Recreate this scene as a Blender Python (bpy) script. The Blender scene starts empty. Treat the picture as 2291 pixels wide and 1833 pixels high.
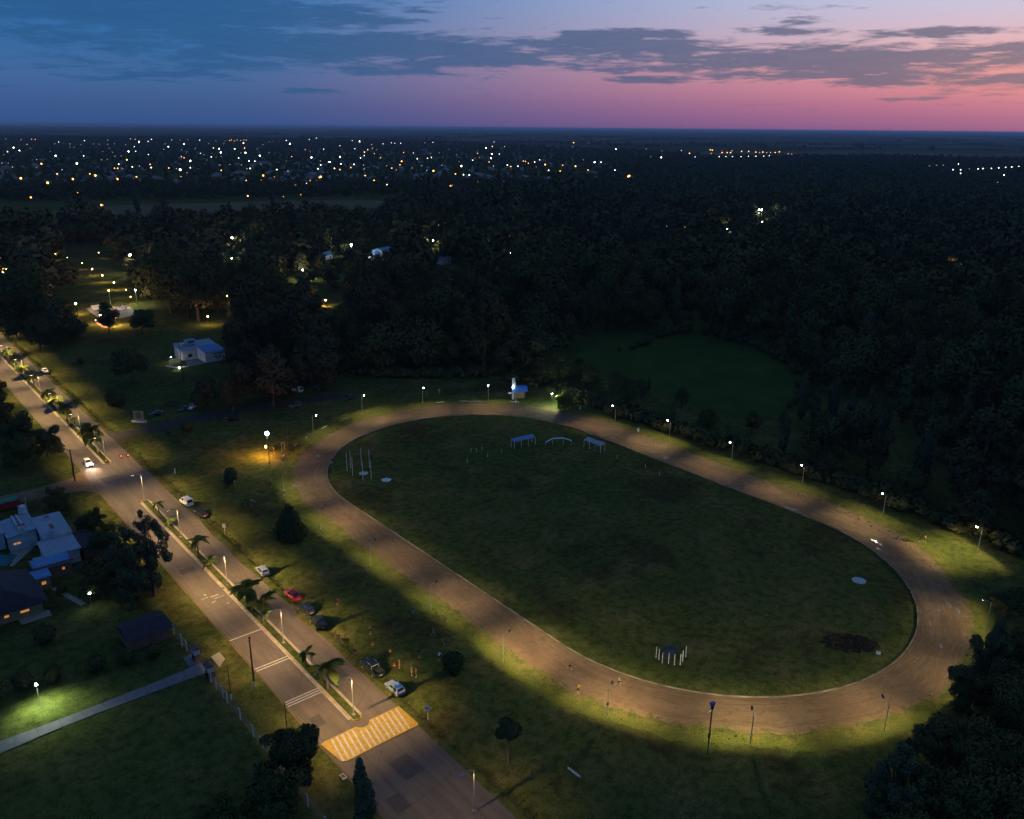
import bpy, math, random
import numpy as np
from mathutils import Vector, Matrix

# ------------------------------------------------------------------ camera, sky, sun, exposure
SC = bpy.context.scene
COL = SC.collection
R_ = math.radians
CAM = Vector((-56.50, -94.96, 85.0))
HF = Vector((0.64015, 0.76825, 0.0))          # compass heading of the view (horizontal)
HR = Vector((0.76825, -0.64015, 0.0))         # to the right of it
PW, PH, PF = 2291.0, 1833.0, 1886.77          # survey grid of the photograph
ROLL = math.atan(21.0 / PW)
PITCH = math.atan((PH / 2 - 285.5) * math.cos(ROLL) / PF)

fwd = HF * math.cos(PITCH) + Vector((0, 0, -math.sin(PITCH)))
upv = HF * math.sin(PITCH) + Vector((0, 0, math.cos(PITCH)))
cr, sr = math.cos(ROLL), math.sin(ROLL)
cx_, cy_ = HR * cr + upv * sr, upv * cr - HR * sr
cam_d = bpy.data.cameras.new('camera')
cam_d.sensor_width = 36.0
cam_d.lens = 36.0 * PF / PW
cam_d.clip_start = 1.0
cam_d.clip_end = 300000.0
cam = bpy.data.objects.new('camera', cam_d)
COL.objects.link(cam)
cam.matrix_world = Matrix(((cx_.x, cy_.x, -fwd.x, CAM.x), (cx_.y, cy_.y, -fwd.y, CAM.y),
                           (cx_.z, cy_.z, -fwd.z, CAM.z), (0, 0, 0, 1)))
SC.camera = cam
SC.view_settings.view_transform = 'Standard'
SC.view_settings.look = 'None'
SC.view_settings.exposure = 0.0
SC.view_settings.gamma = 1.0
SC.render.engine = 'CYCLES'
SC.cycles.use_denoising = True
SC.cycles.max_bounces = 3
SC.cycles.diffuse_bounces = 1
SC.cycles.glossy_bounces = 1
SC.cycles.transparent_max_bounces = 4
SC.cycles.sample_clamp_indirect = 3.0
SC.cycles.volume_bounces = 0
SC.cycles.adaptive_threshold = 0.02


def ray(px, py):
    x, y = px - PW / 2, py - PH / 2
    xr, yr = cr * x + sr * y, -sr * x + cr * y
    return (HR * xr + fwd * PF - upv * yr).normalized()


def P(px, py, h=0.0):
    """place in the world of the thing seen at px,py standing at height h"""
    d = ray(px, py)
    t = (h - CAM.z) / d.z
    return Vector((CAM.x + d.x * t, CAM.y + d.y * t, h))


def proj(x, y, z):
    v = Vector((x, y, z)) - CAM
    f = v.dot(fwd)
    a, b = v.dot(HR) / f * PF, -v.dot(upv) / f * PF
    return cr * a - sr * b + PW / 2, sr * a + cr * b + PH / 2, f


def lin(r, g, b, k=1.0):
    f = lambda c: ((c / 255 + .055) / 1.055) ** 2.4 if c > 10 else c / 255 / 12.92
    return (f(r) * k, f(g) * k, f(b) * k, 1.0)


class NT:
    def __init__(s, tree):
        s.t = tree
        tree.nodes.clear()

    def n(s, typ, ins=None, **kw):
        nd = s.t.nodes.new(typ)
        for k, v in kw.items():
            setattr(nd, k, v)
        for k, v in (ins or {}).items():
            if isinstance(v, bpy.types.NodeSocket):
                s.t.links.new(v, nd.inputs[k])
            else:
                nd.inputs[k].default_value = v
        return nd

    def m(s, op, a, b=0.0, c=0.0, clamp=False):
        nd = s.n('ShaderNodeMath', operation=op, use_clamp=clamp)
        for i, v in enumerate((a, b, c)):
            if isinstance(v, bpy.types.NodeSocket):
                s.t.links.new(v, nd.inputs[i])
            else:
                nd.inputs[i].default_value = v
        return nd.outputs[0]

    def ramp(s, fac, stops, interp='LINEAR'):
        nd = s.n('ShaderNodeValToRGB', {0: fac})
        cr_ = nd.color_ramp
        cr_.interpolation = interp
        while len(cr_.elements) < len(stops):
            cr_.elements.new(0.5)
        for e, (p, c) in zip(cr_.elements, stops):
            e.position = p
            e.color = c if len(c) == 4 else (*c, 1)
        return nd.outputs[0]

    def mix(s, f, a, b, mode='MIX'):
        nd = s.n('ShaderNodeMix', data_type='RGBA', blend_type=mode)
        for i, v in ((0, f), (6, a), (7, b)):
            if isinstance(v, bpy.types.NodeSocket):
                s.t.links.new(v, nd.inputs[i])
            else:
                nd.inputs[i].default_value = v
        return nd.outputs[2]

    def maprange(s, v, a, b, c=0.0, d=1.0, smooth=True):
        nd = s.n('ShaderNodeMapRange', {0: v, 1: a, 2: b, 3: c, 4: d},
                 interpolation_type='SMOOTHSTEP' if smooth else 'LINEAR')
        return nd.outputs[0]


SUN_AZ = 46.0    # degrees right of the view: where the sun went down
SUN_EL = 1.5
world = bpy.data.worlds.new('World')
SC.world = world
world.use_nodes = True
world.cycles.sampling_method = 'MANUAL'
world.cycles.sample_map_resolution = 512


def build_sky():
    T = NT(world.node_tree)
    d = T.n('ShaderNodeVectorMath', {0: T.n('ShaderNodeTexCoord').outputs['Generated']}, operation='NORMALIZE').outputs[0]
    dot = lambda v: T.n('ShaderNodeVectorMath', {0: d, 1: v}, operation='DOT_PRODUCT').outputs['Value']
    dR, dF, dZ = dot(tuple(HR)), dot(tuple(HF)), dot((0, 0, 1))
    az = T.m('MULTIPLY', T.m('ARCTAN2', dR, dF), 57.29578)
    el = T.m('MULTIPLY', T.m('ARCSINE', dZ), 57.29578)
    elp = T.m('MAXIMUM', el, 0.0)
    t = T.m('POWER', T.m('DIVIDE', elp, 90.0), 0.5)
    tp = lambda e: math.sqrt(e / 90.0)
    east = T.ramp(t, [(0.0, lin(48, 80, 136)), (tp(1.2), lin(54, 88, 142)), (tp(2.6), lin(58, 98, 152)), (tp(4.2), lin(46, 100, 158)),
                      (tp(7.5), lin(32, 102, 166)), (tp(25), lin(54, 98, 156)), (1.0, lin(74, 92, 128))])
    west = T.ramp(t, [(0.0, lin(128, 88, 136)), (tp(0.7), lin(150, 96, 140)), (tp(1.5), lin(174, 106, 142)), (tp(2.5), lin(200, 126, 146)),
                      (tp(3.6), lin(216, 148, 158)), (tp(5.0), lin(210, 174, 188)), (tp(7.3), lin(188, 190, 218)), (tp(12), lin(150, 170, 212)),
                      (tp(28), lin(106, 130, 172)), (1.0, lin(74, 92, 128))])
    # angular distance from the place of sunset
    off = T.m('ABSOLUTE', T.m('SUBTRACT', az, SUN_AZ))
    off = T.m('MINIMUM', off, T.m('SUBTRACT', 360.0, off))
    w = T.maprange(off, 66.0, 18.0)
    sky = T.mix(w, east, west)
    warm = T.mix(T.m('MULTIPLY', T.maprange(off, 30.0, 2.0, 0.0, 0.5), T.m('MULTIPLY', T.maprange(el, 6.5, 3.0), T.maprange(el, 0.8, 2.6))), sky, lin(224, 138, 128))
    # clouds: banks placed by bearing and height, frayed by stretched noise
    vec = T.n('ShaderNodeCombineXYZ', {0: T.m('MULTIPLY', az, 0.12), 1: T.m('MULTIPLY', el, 1.1), 2: 0.0}).outputs[0]
    n1 = T.n('ShaderNodeTexNoise', {'Vector': vec, 'Scale': 1.0, 'Detail': 5.0, 'Roughness': 0.62, 'Distortion': 0.4}, noise_dimensions='2D').outputs[0]
    vec2 = T.n('ShaderNodeCombineXYZ', {0: T.m('MULTIPLY', az, 0.42), 1: T.m('MULTIPLY', el, 3.0), 2: 3.3}).outputs[0]
    n2 = T.n('ShaderNodeTexNoise', {'Vector': vec2, 'Scale': 1.0, 'Detail': 4.0, 'Roughness': 0.6, 'Distortion': 0.3}, noise_dimensions='2D').outputs[0]
    banks = [(300, 14, 560, 48, 1.25), (120, 78, 420, 20, .9), (260, 150, 480, 30, .66), (790, 114, 460, 42, 1.12), (1430, 112, 290, 24, 1.1), (1790, 140, 560, 38, 1.06), (2230, 186, 220, 22, 1.0), (1425, 78, 150, 11, 1.1), (1745, 60, 105, 20, 1.0),
             (2090, 73, 200, 10, 1.0), (1455, 178, 125, 11, 1.05), (1995, 184, 150, 13, 1.05), (1120, 130, 150, 16, 1.05), (935, 22, 70, 11, .95), (2050, 222, 110, 5, .85), (690, 203, 150, 9, .7), (2250, 106, 100, 15, .95)]
    cov = None
    for px, py, rx, ry, k in banks:
        dd = ray(px, py)
        a0 = math.degrees(math.atan2(dd.dot(HR), dd.dot(HF)))
        e0 = math.degrees(math.asin(dd.z))
        ra = math.degrees(rx / PF) * math.cos(R_(a0)) ** 2 * 1.05
        re = math.degrees(ry / PF)
        u_ = T.m('DIVIDE', T.m('SUBTRACT', az, a0), ra)
        v_ = T.m('DIVIDE', T.m('SUBTRACT', el, e0), re)
        r2 = T.m('ADD', T.m('MULTIPLY', u_, u_), T.m('MULTIPLY', v_, v_))
        g = T.m('MULTIPLY_ADD', r2, -0.62, T.m('ADD', 0.06, k))
        cov = g if cov is None else T.m('MAXIMUM', cov, g)
    gen = T.maprange(n1, 0.50, 0.75, 0.0, 1.0)
    high = T.maprange(el, 7.0, 14.0)
    cov = T.m('MAXIMUM', T.m('MAXIMUM', cov, -0.6), T.m('SUBTRACT', T.m('MULTIPLY', gen, high), 0.0))
    fray = T.m('ADD', T.m('MULTIPLY', T.m('SUBTRACT', n1, 0.5), 2.2), T.m('MULTIPLY', T.m('SUBTRACT', n2, 0.5), 1.7))
    c = T.maprange(T.m('ADD', cov, fray), 0.34, 1.0)
    c = T.m('MULTIPLY', c, T.maprange(el, 0.3, 2.2))
    ccol = T.mix(w, lin(24, 76, 130), lin(76, 86, 120))
    ccol = T.mix(T.m('MULTIPLY', n2, 0.5), ccol, T.mix(w, lin(44, 104, 158), lin(126, 112, 140)))
    out = T.mix(T.m('MULTIPLY', c, 0.92), warm, ccol)
    nish = T.n('ShaderNodeTexSky', sky_type='NISHITA', sun_disc=False, sun_elevation=R_(SUN_EL), sun_rotation=math.atan2(HF.x, HF.y) + R_(SUN_AZ),
               altitude=100.0, air_density=1.0, dust_density=1.5, ozone_density=3.0)
    out = T.mix(0.03, out, nish.outputs[0], 'ADD')
    bg = T.n('ShaderNodeBackground', {'Color': out, 'Strength': 1.0})
    T.n('ShaderNodeOutputWorld', {'Surface': bg.outputs[0]})


build_sky()
sun_d = bpy.data.lights.new('sun', 'SUN')
sun_d.energy = 0.04
sun_d.angle = R_(25.0)
sun_d.color = (1.0, 0.62, 0.55)
sun = bpy.data.objects.new('sun', sun_d)
COL.objects.link(sun)
az_ = math.atan2(HF.x, HF.y) + R_(SUN_AZ)
sdir = Vector((math.sin(az_) * math.cos(R_(SUN_EL + 3)), math.cos(az_) * math.cos(R_(SUN_EL + 3)), math.sin(R_(SUN_EL + 3))))
sun.rotation_euler = sdir.to_track_quat('Z', 'Y').to_euler()

# ------------------------------------------------------------------ helpers
rnd = random.Random(11)
MATS = {}


def new_mat(name):
    m = bpy.data.materials.new(name)
    m.use_nodes = True
    MATS[name] = m
    return m, NT(m.node_tree)


def mat(name, col, rough=0.8, metal=0.0, noise=None, bump=0.0, spec=0.3, col2=None, stretch=(1, 1, 1), detail=4.0):
    """principled; colour varies between col and col2 with noise of the given scale, bump from the same noise"""
    m, T = new_mat(name)
    b = T.n('ShaderNodeBsdfPrincipled', {'Base Color': (*col, 1), 'Roughness': rough, 'Metallic': metal, 'Specular IOR Level': spec})
    if noise:
        tc = T.n('ShaderNodeTexCoord').outputs['Object']
        mp = T.n('ShaderNodeMapping', {'Vector': tc, 'Scale': stretch}).outputs[0]
        nz = T.n('ShaderNodeTexNoise', {'Vector': mp, 'Scale': noise, 'Detail': detail, 'Roughness': 0.6}).outputs[0]
        c2 = col2 or tuple(c * 0.62 for c in col)
        T.t.links.new(T.ramp(nz, [(0.32, c2), (0.68, col)]), b.inputs['Base Color'])
        if bump:
            bp = T.n('ShaderNodeBump', {'Height': nz, 'Strength': bump, 'Distance': 0.1})
            T.t.links.new(bp.outputs[0], b.inputs['Normal'])
    T.n('ShaderNodeOutputMaterial', {'Surface': b.outputs[0]})
    return m


def glow(name, col, k):
    m, T = new_mat(name)
    e = T.n('ShaderNodeEmission', {'Color': (*col, 1), 'Strength': k})
    T.n('ShaderNodeOutputMaterial', {'Surface': e.outputs[0]})
    return m


class MB:
    def __init__(s):
        s.v, s.f, s.mi = [], [], []

    def add(s, vs, fs, mi=0):
        o = len(s.v)
        s.v += [tuple(v) for v in vs]
        s.f += [tuple(o + i for i in f) for f in fs]
        s.mi += [mi] * len(fs)
        return s

    def box(s, c, d, rz=0.0, mi=0, top=1.0):
        hx, hy, hz = d[0] / 2, d[1] / 2, d[2] / 2
        vs = []
        for z, k in ((-hz, 1.0), (hz, top)):
            for x, y in ((-hx, -hy), (hx, -hy), (hx, hy), (-hx, hy)):
                x, y = x * k, y * k
                vs.append((c[0] + x * math.cos(rz) - y * math.sin(rz), c[1] + x * math.sin(rz) + y * math.cos(rz), c[2] + z))
        return s.add(vs, [(3, 2, 1, 0), (4, 5, 6, 7), (0, 1, 5, 4), (1, 2, 6, 5), (2, 3, 7, 6), (3, 0, 4, 7)], mi)

    def tube(s, pts, rs, seg=6, mi=0, cap=True):
        pts = [Vector(p) for p in pts]
        if not hasattr(rs, '__len__'):
            rs = [rs] * len(pts)
        vs, fs = [], []
        for i, p in enumerate(pts):
            d = (pts[min(i + 1, len(pts) - 1)] - pts[max(i - 1, 0)]).normalized()
            a = d.cross(Vector((0, 0, 1))) if abs(d.z) < 0.9 else d.cross(Vector((1, 0, 0)))
            a.normalize()
            b = d.cross(a)
            for k in range(seg):
                t = 2 * math.pi * k / seg
                vs.append(p + (a * math.cos(t) + b * math.sin(t)) * rs[i])
        for i in range(len(pts) - 1):
            for k in range(seg):
                k2 = (k + 1) % seg
                fs.append((i * seg + k, i * seg + k2, (i + 1) * seg + k2, (i + 1) * seg + k))
        if cap:
            fs.append(tuple(range(seg))[::-1])
            fs.append(tuple((len(pts) - 1) * seg + k for k in range(seg)))
        return s.add(vs, fs, mi)

    def ball(s, c, r, seg=8, rings=5, mi=0, sz=1.0):
        vs = [(c[0], c[1], c[2] + r * sz)]
        for i in range(1, rings):
            t = math.pi * i / rings
            for k in range(seg):
                p = 2 * math.pi * k / seg
                vs.append((c[0] + r * math.sin(t) * math.cos(p), c[1] + r * math.sin(t) * math.sin(p), c[2] + r * sz * math.cos(t)))
        vs.append((c[0], c[1], c[2] - r * sz))
        fs = [(0, 1 + k, 1 + (k + 1) % seg) for k in range(seg)]
        for i in range(rings - 2):
            for k in range(seg):
                a, b = 1 + i * seg + k, 1 + i * seg + (k + 1) % seg
                fs.append((a, a + seg, b + seg, b))
        o = 1 + (rings - 2) * seg
        fs += [(len(vs) - 1, o + (k + 1) % seg, o + k) for k in range(seg)]
        return s.add(vs, fs, mi)

    def sheet(s, pts, z, mi=0):
        return s.add([(p[0], p[1], z) for p in pts], [tuple(range(len(pts)))], mi)

    def slab(s, pts, z0, z1, mi=0):
        n = len(pts)
        vs = [(p[0], p[1], z0) for p in pts] + [(p[0], p[1], z1) for p in pts]
        fs = [tuple(range(n, 2 * n)), tuple(range(n))[::-1]] + [(i, (i + 1) % n, n + (i + 1) % n, n + i) for i in range(n)]
        return s.add(vs, fs, mi)

    def mesh(s, name, mats, smooth=False):
        me = bpy.data.meshes.new(name)
        me.from_pydata(s.v, [], s.f)
        for m in (mats if isinstance(mats, (list, tuple)) else [mats]):
            me.materials.append(MATS[m] if isinstance(m, str) else m)
        me.polygons.foreach_set('material_index', s.mi)
        if smooth:
            me.polygons.foreach_set('use_smooth', [True] * len(s.f))
        me.update()
        return me

    def build(s, name, mats, parent=None, smooth=False, **kw):
        return link(name, s.mesh(name, mats, smooth), parent, **kw)


def link(name, data, parent=None, loc=None, rz=None, scale=None, rot=None):
    o = bpy.data.objects.new(name, data)
    COL.objects.link(o)
    if parent is not None:
        o.parent = parent
    if loc is not None:
        o.location = loc
    if rz is not None:
        o.rotation_euler = (0, 0, rz)
    if rot is not None:
        o.rotation_euler = rot
    if scale is not None:
        o.scale = scale if hasattr(scale, '__len__') else (scale,) * 3
    return o


def tag(o, label=None, cat=None, group=None, kind=None):
    for k, v in (('label', label), ('category', cat), ('group', group), ('kind', kind)):
        if v:
            o[k] = v
    return o


def thing(name, label, cat, loc=(0, 0, 0), rz=0.0, group=None, scale=None):
    return tag(link(name, None, None, loc, rz, scale), label, cat, group)


def struct(name, mb, mats, parent=None, smooth=False):
    o = mb.build(name, mats, parent, smooth)
    if parent is None:
        o['kind'] = 'structure'
    return o


def copy_tree(o, parent=None):
    c = o.copy()
    COL.objects.link(c)
    c.parent = parent
    for ch in o.children:
        copy_tree(ch, c)
    return c


def lamp_light(name, parent, loc, power, col, radius=0.12, spot=None, blend=0.5, aim=(0, 0, -1)):
    ld = bpy.data.lights.new(name, 'SPOT' if spot else 'POINT')
    ld.energy = power
    ld.color = col
    ld.shadow_soft_size = radius
    if spot:
        ld.spot_size = R_(spot)
        ld.spot_blend = blend
    o = link(name, ld, parent, loc)
    if spot:
        o.rotation_euler = Vector(aim).to_track_quat('-Z', 'Y').to_euler()
    return o


def photometry(o, h, out, tan, rng_out, rng_in, rng_al, edge=0.0, tail=0.0, tail_al=18.0, tail_in=44.0):
    """luminaire optics: spreads the lamp's light evenly over a strip of ground, cut off behind and beyond"""
    ld = o.data
    ld.type = 'POINT'
    ld.use_nodes = True
    T = NT(ld.node_tree)
    I = T.n('ShaderNodeNewGeometry').outputs['Incoming']
    dot = lambda v: T.n('ShaderNodeVectorMath', {0: I, 1: v}, operation='DOT_PRODUCT').outputs['Value']
    cz = T.m('MAXIMUM', T.m('MULTIPLY', dot((0, 0, 1)), -1.0), 0.14)
    px = T.m('MULTIPLY', T.m('DIVIDE', dot(out), cz), h)
    py = T.m('ABSOLUTE', T.m('MULTIPLY', T.m('DIVIDE', dot(tan), cz), h))
    inw = T.maprange(px, -rng_in[1], -rng_in[0], 0.0, 1.0)
    if edge:
        inw = T.m('ADD', T.m('MULTIPLY', inw, edge), T.maprange(px, -4.5, 0.6, 0.0, 1.0 - edge))
    f = T.m('MULTIPLY', T.maprange(px, rng_out[1], rng_out[0]), inw)
    f = T.m('MULTIPLY', f, T.maprange(py, rng_al[1], rng_al[0]))
    if tail:      # stray light from the diffuser
        sp = T.m('MULTIPLY', T.maprange(px, 19.0, 1.0), T.maprange(px, -tail_in, -tail_in * .2))
        f = T.m('ADD', f, T.m('MULTIPLY', T.m('MULTIPLY', sp, tail), T.maprange(py, tail_al, 2.0)))
    f = T.m('MULTIPLY', f, T.m('DIVIDE', 1.0, T.m('POWER', cz, 3.0)))
    up = T.m('GREATER_THAN', T.m('MULTIPLY', dot((0, 0, 1)), -1.0), 0.0)
    em = T.n('ShaderNodeEmission', {'Color': (1, 1, 1, 1), 'Strength': T.m('MULTIPLY', f, up)})
    T.n('ShaderNodeOutputLight', {'Surface': em.outputs[0]})
    return o


def np_mesh(name, V, F, mats, mi=None, nrm=None):
    """V (n,3), F (m,4)"""
    me = bpy.data.meshes.new(name)
    V = np.ascontiguousarray(V, np.float32)
    F = np.ascontiguousarray(F, np.int32)
    me.vertices.add(len(V))
    me.vertices.foreach_set('co', V.ravel())
    k = F.shape[1]
    me.loops.add(F.size)
    me.loops.foreach_set('vertex_index', F.ravel())
    me.polygons.add(len(F))
    me.polygons.foreach_set('loop_start', np.arange(0, F.size, k, dtype=np.int32))
    for m in mats:
        me.materials.append(MATS[m])
    if mi is not None:
        me.polygons.foreach_set('material_index', np.asarray(mi, np.int32))
    me.update(calc_edges=True)
    if nrm is not None:
        me.polygons.foreach_set('use_smooth', np.ones(len(F), bool))
        me.normals_split_custom_set_from_vertices(nrm)
    return me


def inside(pt, poly):
    x, y = pt[0], pt[1]
    r = False
    j = len(poly) - 1
    for i in range(len(poly)):
        xi, yi, xj, yj = poly[i][0], poly[i][1], poly[j][0], poly[j][1]
        if (yi > y) != (yj > y) and x < (xj - xi) * (y - yi) / (yj - yi) + xi:
            r = not r
        j = i
    return r


# ------------------------------------------------------------------ materials
def ground_mats():
    m, T = new_mat('grass')
    pos = T.n('ShaderNodeNewGeometry').outputs['Position']
    nz = lambda sc, det=4.0, off=(0, 0, 0), st=(1, 1, 1): T.n('ShaderNodeTexNoise', {
        'Vector': T.n('ShaderNodeMapping', {'Vector': pos, 'Location': off, 'Scale': st}).outputs[0], 'Scale': sc, 'Detail': det, 'Roughness': 0.62}).outputs[0]
    a, b, c, fine = nz(0.018), nz(0.11, 5.0, (31, 7, 0)), nz(0.6, 4.0), nz(3.5, 3.0)
    col = T.mix(T.maprange(a, .35, .68), (0.073, 0.093, 0.025, 1), (0.100, 0.113, 0.030, 1))
    col = T.mix(T.maprange(b, .46, .66), col, (0.138, 0.126, 0.042, 1))
    col = T.mix(T.m('MULTIPLY', T.maprange(nz(0.045, 6.0, (90, 44, 0)), .53, .64), 0.7), col, (0.058, 0.046, 0.022, 1))
    col = T.mix(T.m('MULTIPLY', T.maprange(c, .38, .68), .75), col, T.mix(1.0, col, (.38, .44, .38, 1), 'MULTIPLY'))
    col = T.mix(T.m('MULTIPLY', T.maprange(fine, .35, .7), .7), col, T.mix(1.0, col, (.4, .45, .4, 1), 'MULTIPLY'))
    # beyond the town the plain is a patchwork of fields
    dist = T.n('ShaderNodeVectorMath', {0: pos}, operation='LENGTH').outputs['Value']
    mp = T.n('ShaderNodeMapping', {'Vector': pos, 'Rotation': (0, 0, 0.25), 'Scale': (1, 1.6, 1)}).outputs[0]
    vo = T.n('ShaderNodeTexVoronoi', {'Vector': mp, 'Scale': 0.0014, 'Randomness': 0.9}, distance='CHEBYCHEV').outputs['Color']
    sep = T.n('ShaderNodeSeparateColor', {0: vo}).outputs[0]
    fld = T.ramp(sep, [(0.0, (.05, .055, .03)), (.3, (.10, .085, .05)), (.55, (.06, .07, .03)), (.75, (.15, .125, .08)), (1.0, (.08, .07, .045))], 'CONSTANT')
    col = T.mix(T.maprange(dist, 1500, 2600), col, fld)
    bs = T.n('ShaderNodeBsdfPrincipled', {'Base Color': col, 'Roughness': 0.95, 'Specular IOR Level': 0.0})
    h = T.m('ADD', T.m('MULTIPLY', c, 0.6), T.m('MULTIPLY', fine, 0.35))
    T.t.links.new(T.n('ShaderNodeBump', {'Height': h, 'Strength': 0.7, 'Distance': 0.35}).outputs[0], bs.inputs['Normal'])
    T.n('ShaderNodeOutputMaterial', {'Surface': bs.outputs[0]})

    m, T = new_mat('asphalt')
    pos = T.n('ShaderNodeNewGeometry').outputs['Position']
    mp = T.n('ShaderNodeMapping', {'Vector': pos, 'Scale': (0.55, 0.08, 1)}).outputs[0]
    a = T.n('ShaderNodeTexNoise', {'Vector': mp, 'Scale': 1.0, 'Detail': 5.0, 'Roughness': .6}).outputs[0]
    b = T.n('ShaderNodeTexNoise', {'Vector': pos, 'Scale': 0.35, 'Detail': 6.0, 'Roughness': .65}).outputs[0]
    f = T.n('ShaderNodeTexNoise', {'Vector': pos, 'Scale': 9.0, 'Detail': 2.0}).outputs[0]
    col = T.mix(T.maprange(a, .35, .66), (0.100, 0.083, 0.068, 1), (0.142, 0.116, 0.092, 1))
    col = T.mix(T.m('MULTIPLY', T.maprange(b, .52, .7), .5), col, (0.07, 0.064, 0.06, 1))
    col = T.mix(T.m('MULTIPLY', f, .35), col, (0.06, 0.055, 0.05, 1))
    # joints between concrete bays and tar-filled cracks
    br = T.n('ShaderNodeTexBrick', {'Vector': T.n('ShaderNodeMapping', {'Vector': pos, 'Location': (0.3, 0.0, 0), 'Rotation': (0, 0, math.pi / 2)}).outputs[0], 'Color1': (0, 0, 0, 1), 'Color2': (0, 0, 0, 1),
                                    'Mortar': (1, 1, 1, 1), 'Scale': 1.0, 'Mortar Size': 0.035, 'Brick Width': 7.5, 'Row Height': 3.15, 'Mortar Smooth': 0.3}, offset=0.0).outputs[0]
    col = T.mix(T.m('MULTIPLY', br, .55), col, (0.04, 0.037, 0.034, 1))
    wv = T.n('ShaderNodeTexVoronoi', {'Vector': T.mix(0.35, pos, T.n('ShaderNodeTexNoise', {'Vector': pos, 'Scale': 0.6, 'Detail': 4}).outputs[1], 'ADD'), 'Scale': 0.085}, feature='DISTANCE_TO_EDGE').outputs[0]
    col = T.mix(T.m('MULTIPLY', T.maprange(wv, 0.008, 0.002), .45), col, (0.045, 0.04, 0.036, 1))
    bs = T.n('ShaderNodeBsdfPrincipled', {'Base Color': col, 'Roughness': 0.82, 'Specular IOR Level': 0.25})
    T.t.links.new(T.n('ShaderNodeBump', {'Height': f, 'Strength': 0.2, 'Distance': 0.03}).outputs[0], bs.inputs['Normal'])
    T.n('ShaderNodeOutputMaterial', {'Surface': bs.outputs[0]})

    for nm in ('dirt', 'track_dirt'):
        m, T = new_mat(nm)
        pos = T.n('ShaderNodeNewGeometry').outputs['Position']
        a = T.n('ShaderNodeTexNoise', {'Vector': pos, 'Scale': 0.09, 'Detail': 6.0, 'Roughness': .62, 'Distortion': .6}).outputs[0]
        b = T.n('ShaderNodeTexNoise', {'Vector': pos, 'Scale': 0.7, 'Detail': 6.0, 'Roughness': .65}).outputs[0]
        f = T.n('ShaderNodeTexNoise', {'Vector': pos, 'Scale': 5.0, 'Detail': 3.0}).outputs[0]
        col = T.mix(T.maprange(a, .36, .66), (0.125, 0.084, 0.052, 1), (0.205, 0.136, 0.082, 1))
        col = T.mix(T.m('MULTIPLY', T.maprange(b, .5, .7), .6), col, (0.085, 0.06, 0.04, 1))
        col = T.mix(T.m('MULTIPLY', T.maprange(f, .4, .7), .3), col, (0.08, 0.056, 0.038, 1))
        h = T.m('ADD', b, T.m('MULTIPLY', f, .4))
        if nm == 'track_dirt':      # ruts and drag marks running round the oval
            uvn = T.n('ShaderNodeTexCoord').outputs['UV']
            r1 = T.n('ShaderNodeTexNoise', {'Vector': T.n('ShaderNodeMapping', {'Vector': uvn, 'Scale': (.7, 7.0, 1)}).outputs[0], 'Scale': 1.0, 'Detail': 5.0, 'Roughness': .65, 'Distortion': 1.2}, noise_dimensions='2D').outputs[0]
            r2 = T.n('ShaderNodeTexNoise', {'Vector': T.n('ShaderNodeMapping', {'Vector': uvn, 'Scale': (2.4, 22.0, 1)}).outputs[0], 'Scale': 1.0, 'Detail': 4.0, 'Distortion': 1.5}, noise_dimensions='2D').outputs[0]
            col = T.mix(T.m('MULTIPLY', T.maprange(r1, .48, .66), .55), col, (0.095, 0.066, 0.044, 1))
            col = T.mix(T.m('MULTIPLY', T.maprange(r2, .52, .66), .4), col, (0.22, 0.15, 0.095, 1))
            # weeds creeping in from the outer edge
            vv = T.n('ShaderNodeSeparateXYZ', {0: uvn}).outputs[1]
            col = T.mix(T.maprange(T.m('ADD', vv, T.m('MULTIPLY', T.m('SUBTRACT', b, .5), .9)), .9, 1.06), col, (0.085, 0.09, 0.028, 1))
            h = T.m('ADD', h, r1)
        bs = T.n('ShaderNodeBsdfPrincipled', {'Base Color': col, 'Roughness': 0.9, 'Specular IOR Level': 0.02})
        T.t.links.new(T.n('ShaderNodeBump', {'Height': h, 'Strength': 0.5, 'Distance': 0.12}).outputs[0], bs.inputs['Normal'])
        T.n('ShaderNodeOutputMaterial', {'Surface': bs.outputs[0]})

    def leaf(name, c1, c2, c3, tr=0.0):
        m, T = new_mat(name)
        pos = T.n('ShaderNodeNewGeometry').outputs['Position']
        a = T.n('ShaderNodeTexNoise', {'Vector': pos, 'Scale': 0.055, 'Detail': 3.0}).outputs[0]
        b = T.n('ShaderNodeTexNoise', {'Vector': pos, 'Scale': 0.9, 'Detail': 3.0}).outputs[0]
        r = T.n('ShaderNodeObjectInfo').outputs['Random']
        col = T.mix(T.maprange(a, .38, .64), (*c1, 1), (*c2, 1))
        col = T.mix(T.m('MULTIPLY', r, .6), col, (*c3, 1))
        col = T.mix(T.maprange(b, .3, .7), T.mix(1.0, col, (.74, .77, .74, 1), 'MULTIPLY'), col)
        bs = T.n('ShaderNodeBsdfDiffuse', {'Color': col})
        if tr:
            bs = T.n('ShaderNodeMixShader', {0: tr, 1: bs.outputs[0], 2: T.n('ShaderNodeBsdfTranslucent', {'Color': col}).outputs[0]})
        T.n('ShaderNodeOutputMaterial', {'Surface': bs.outputs[0]})

    leaf('leaf', (.072, .096, .031), (.100, .108, .038), (.115, .092, .042))
    leaf('leaf_brown', (.10, .080, .040), (.12, .088, .045), (.076, .076, .038))
    leaf('leaf_grey', (.10, .12, .06), (.115, .13, .064), (.08, .096, .046))
    leaf('leaf_palm', (.13, .18, .04), (.17, .20, .045), (.15, .17, .05), .45)
    mat('leaf_dry', (.26, .17, .06), .8, noise=3.0)
    m, T = new_mat('dry_grass')
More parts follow.
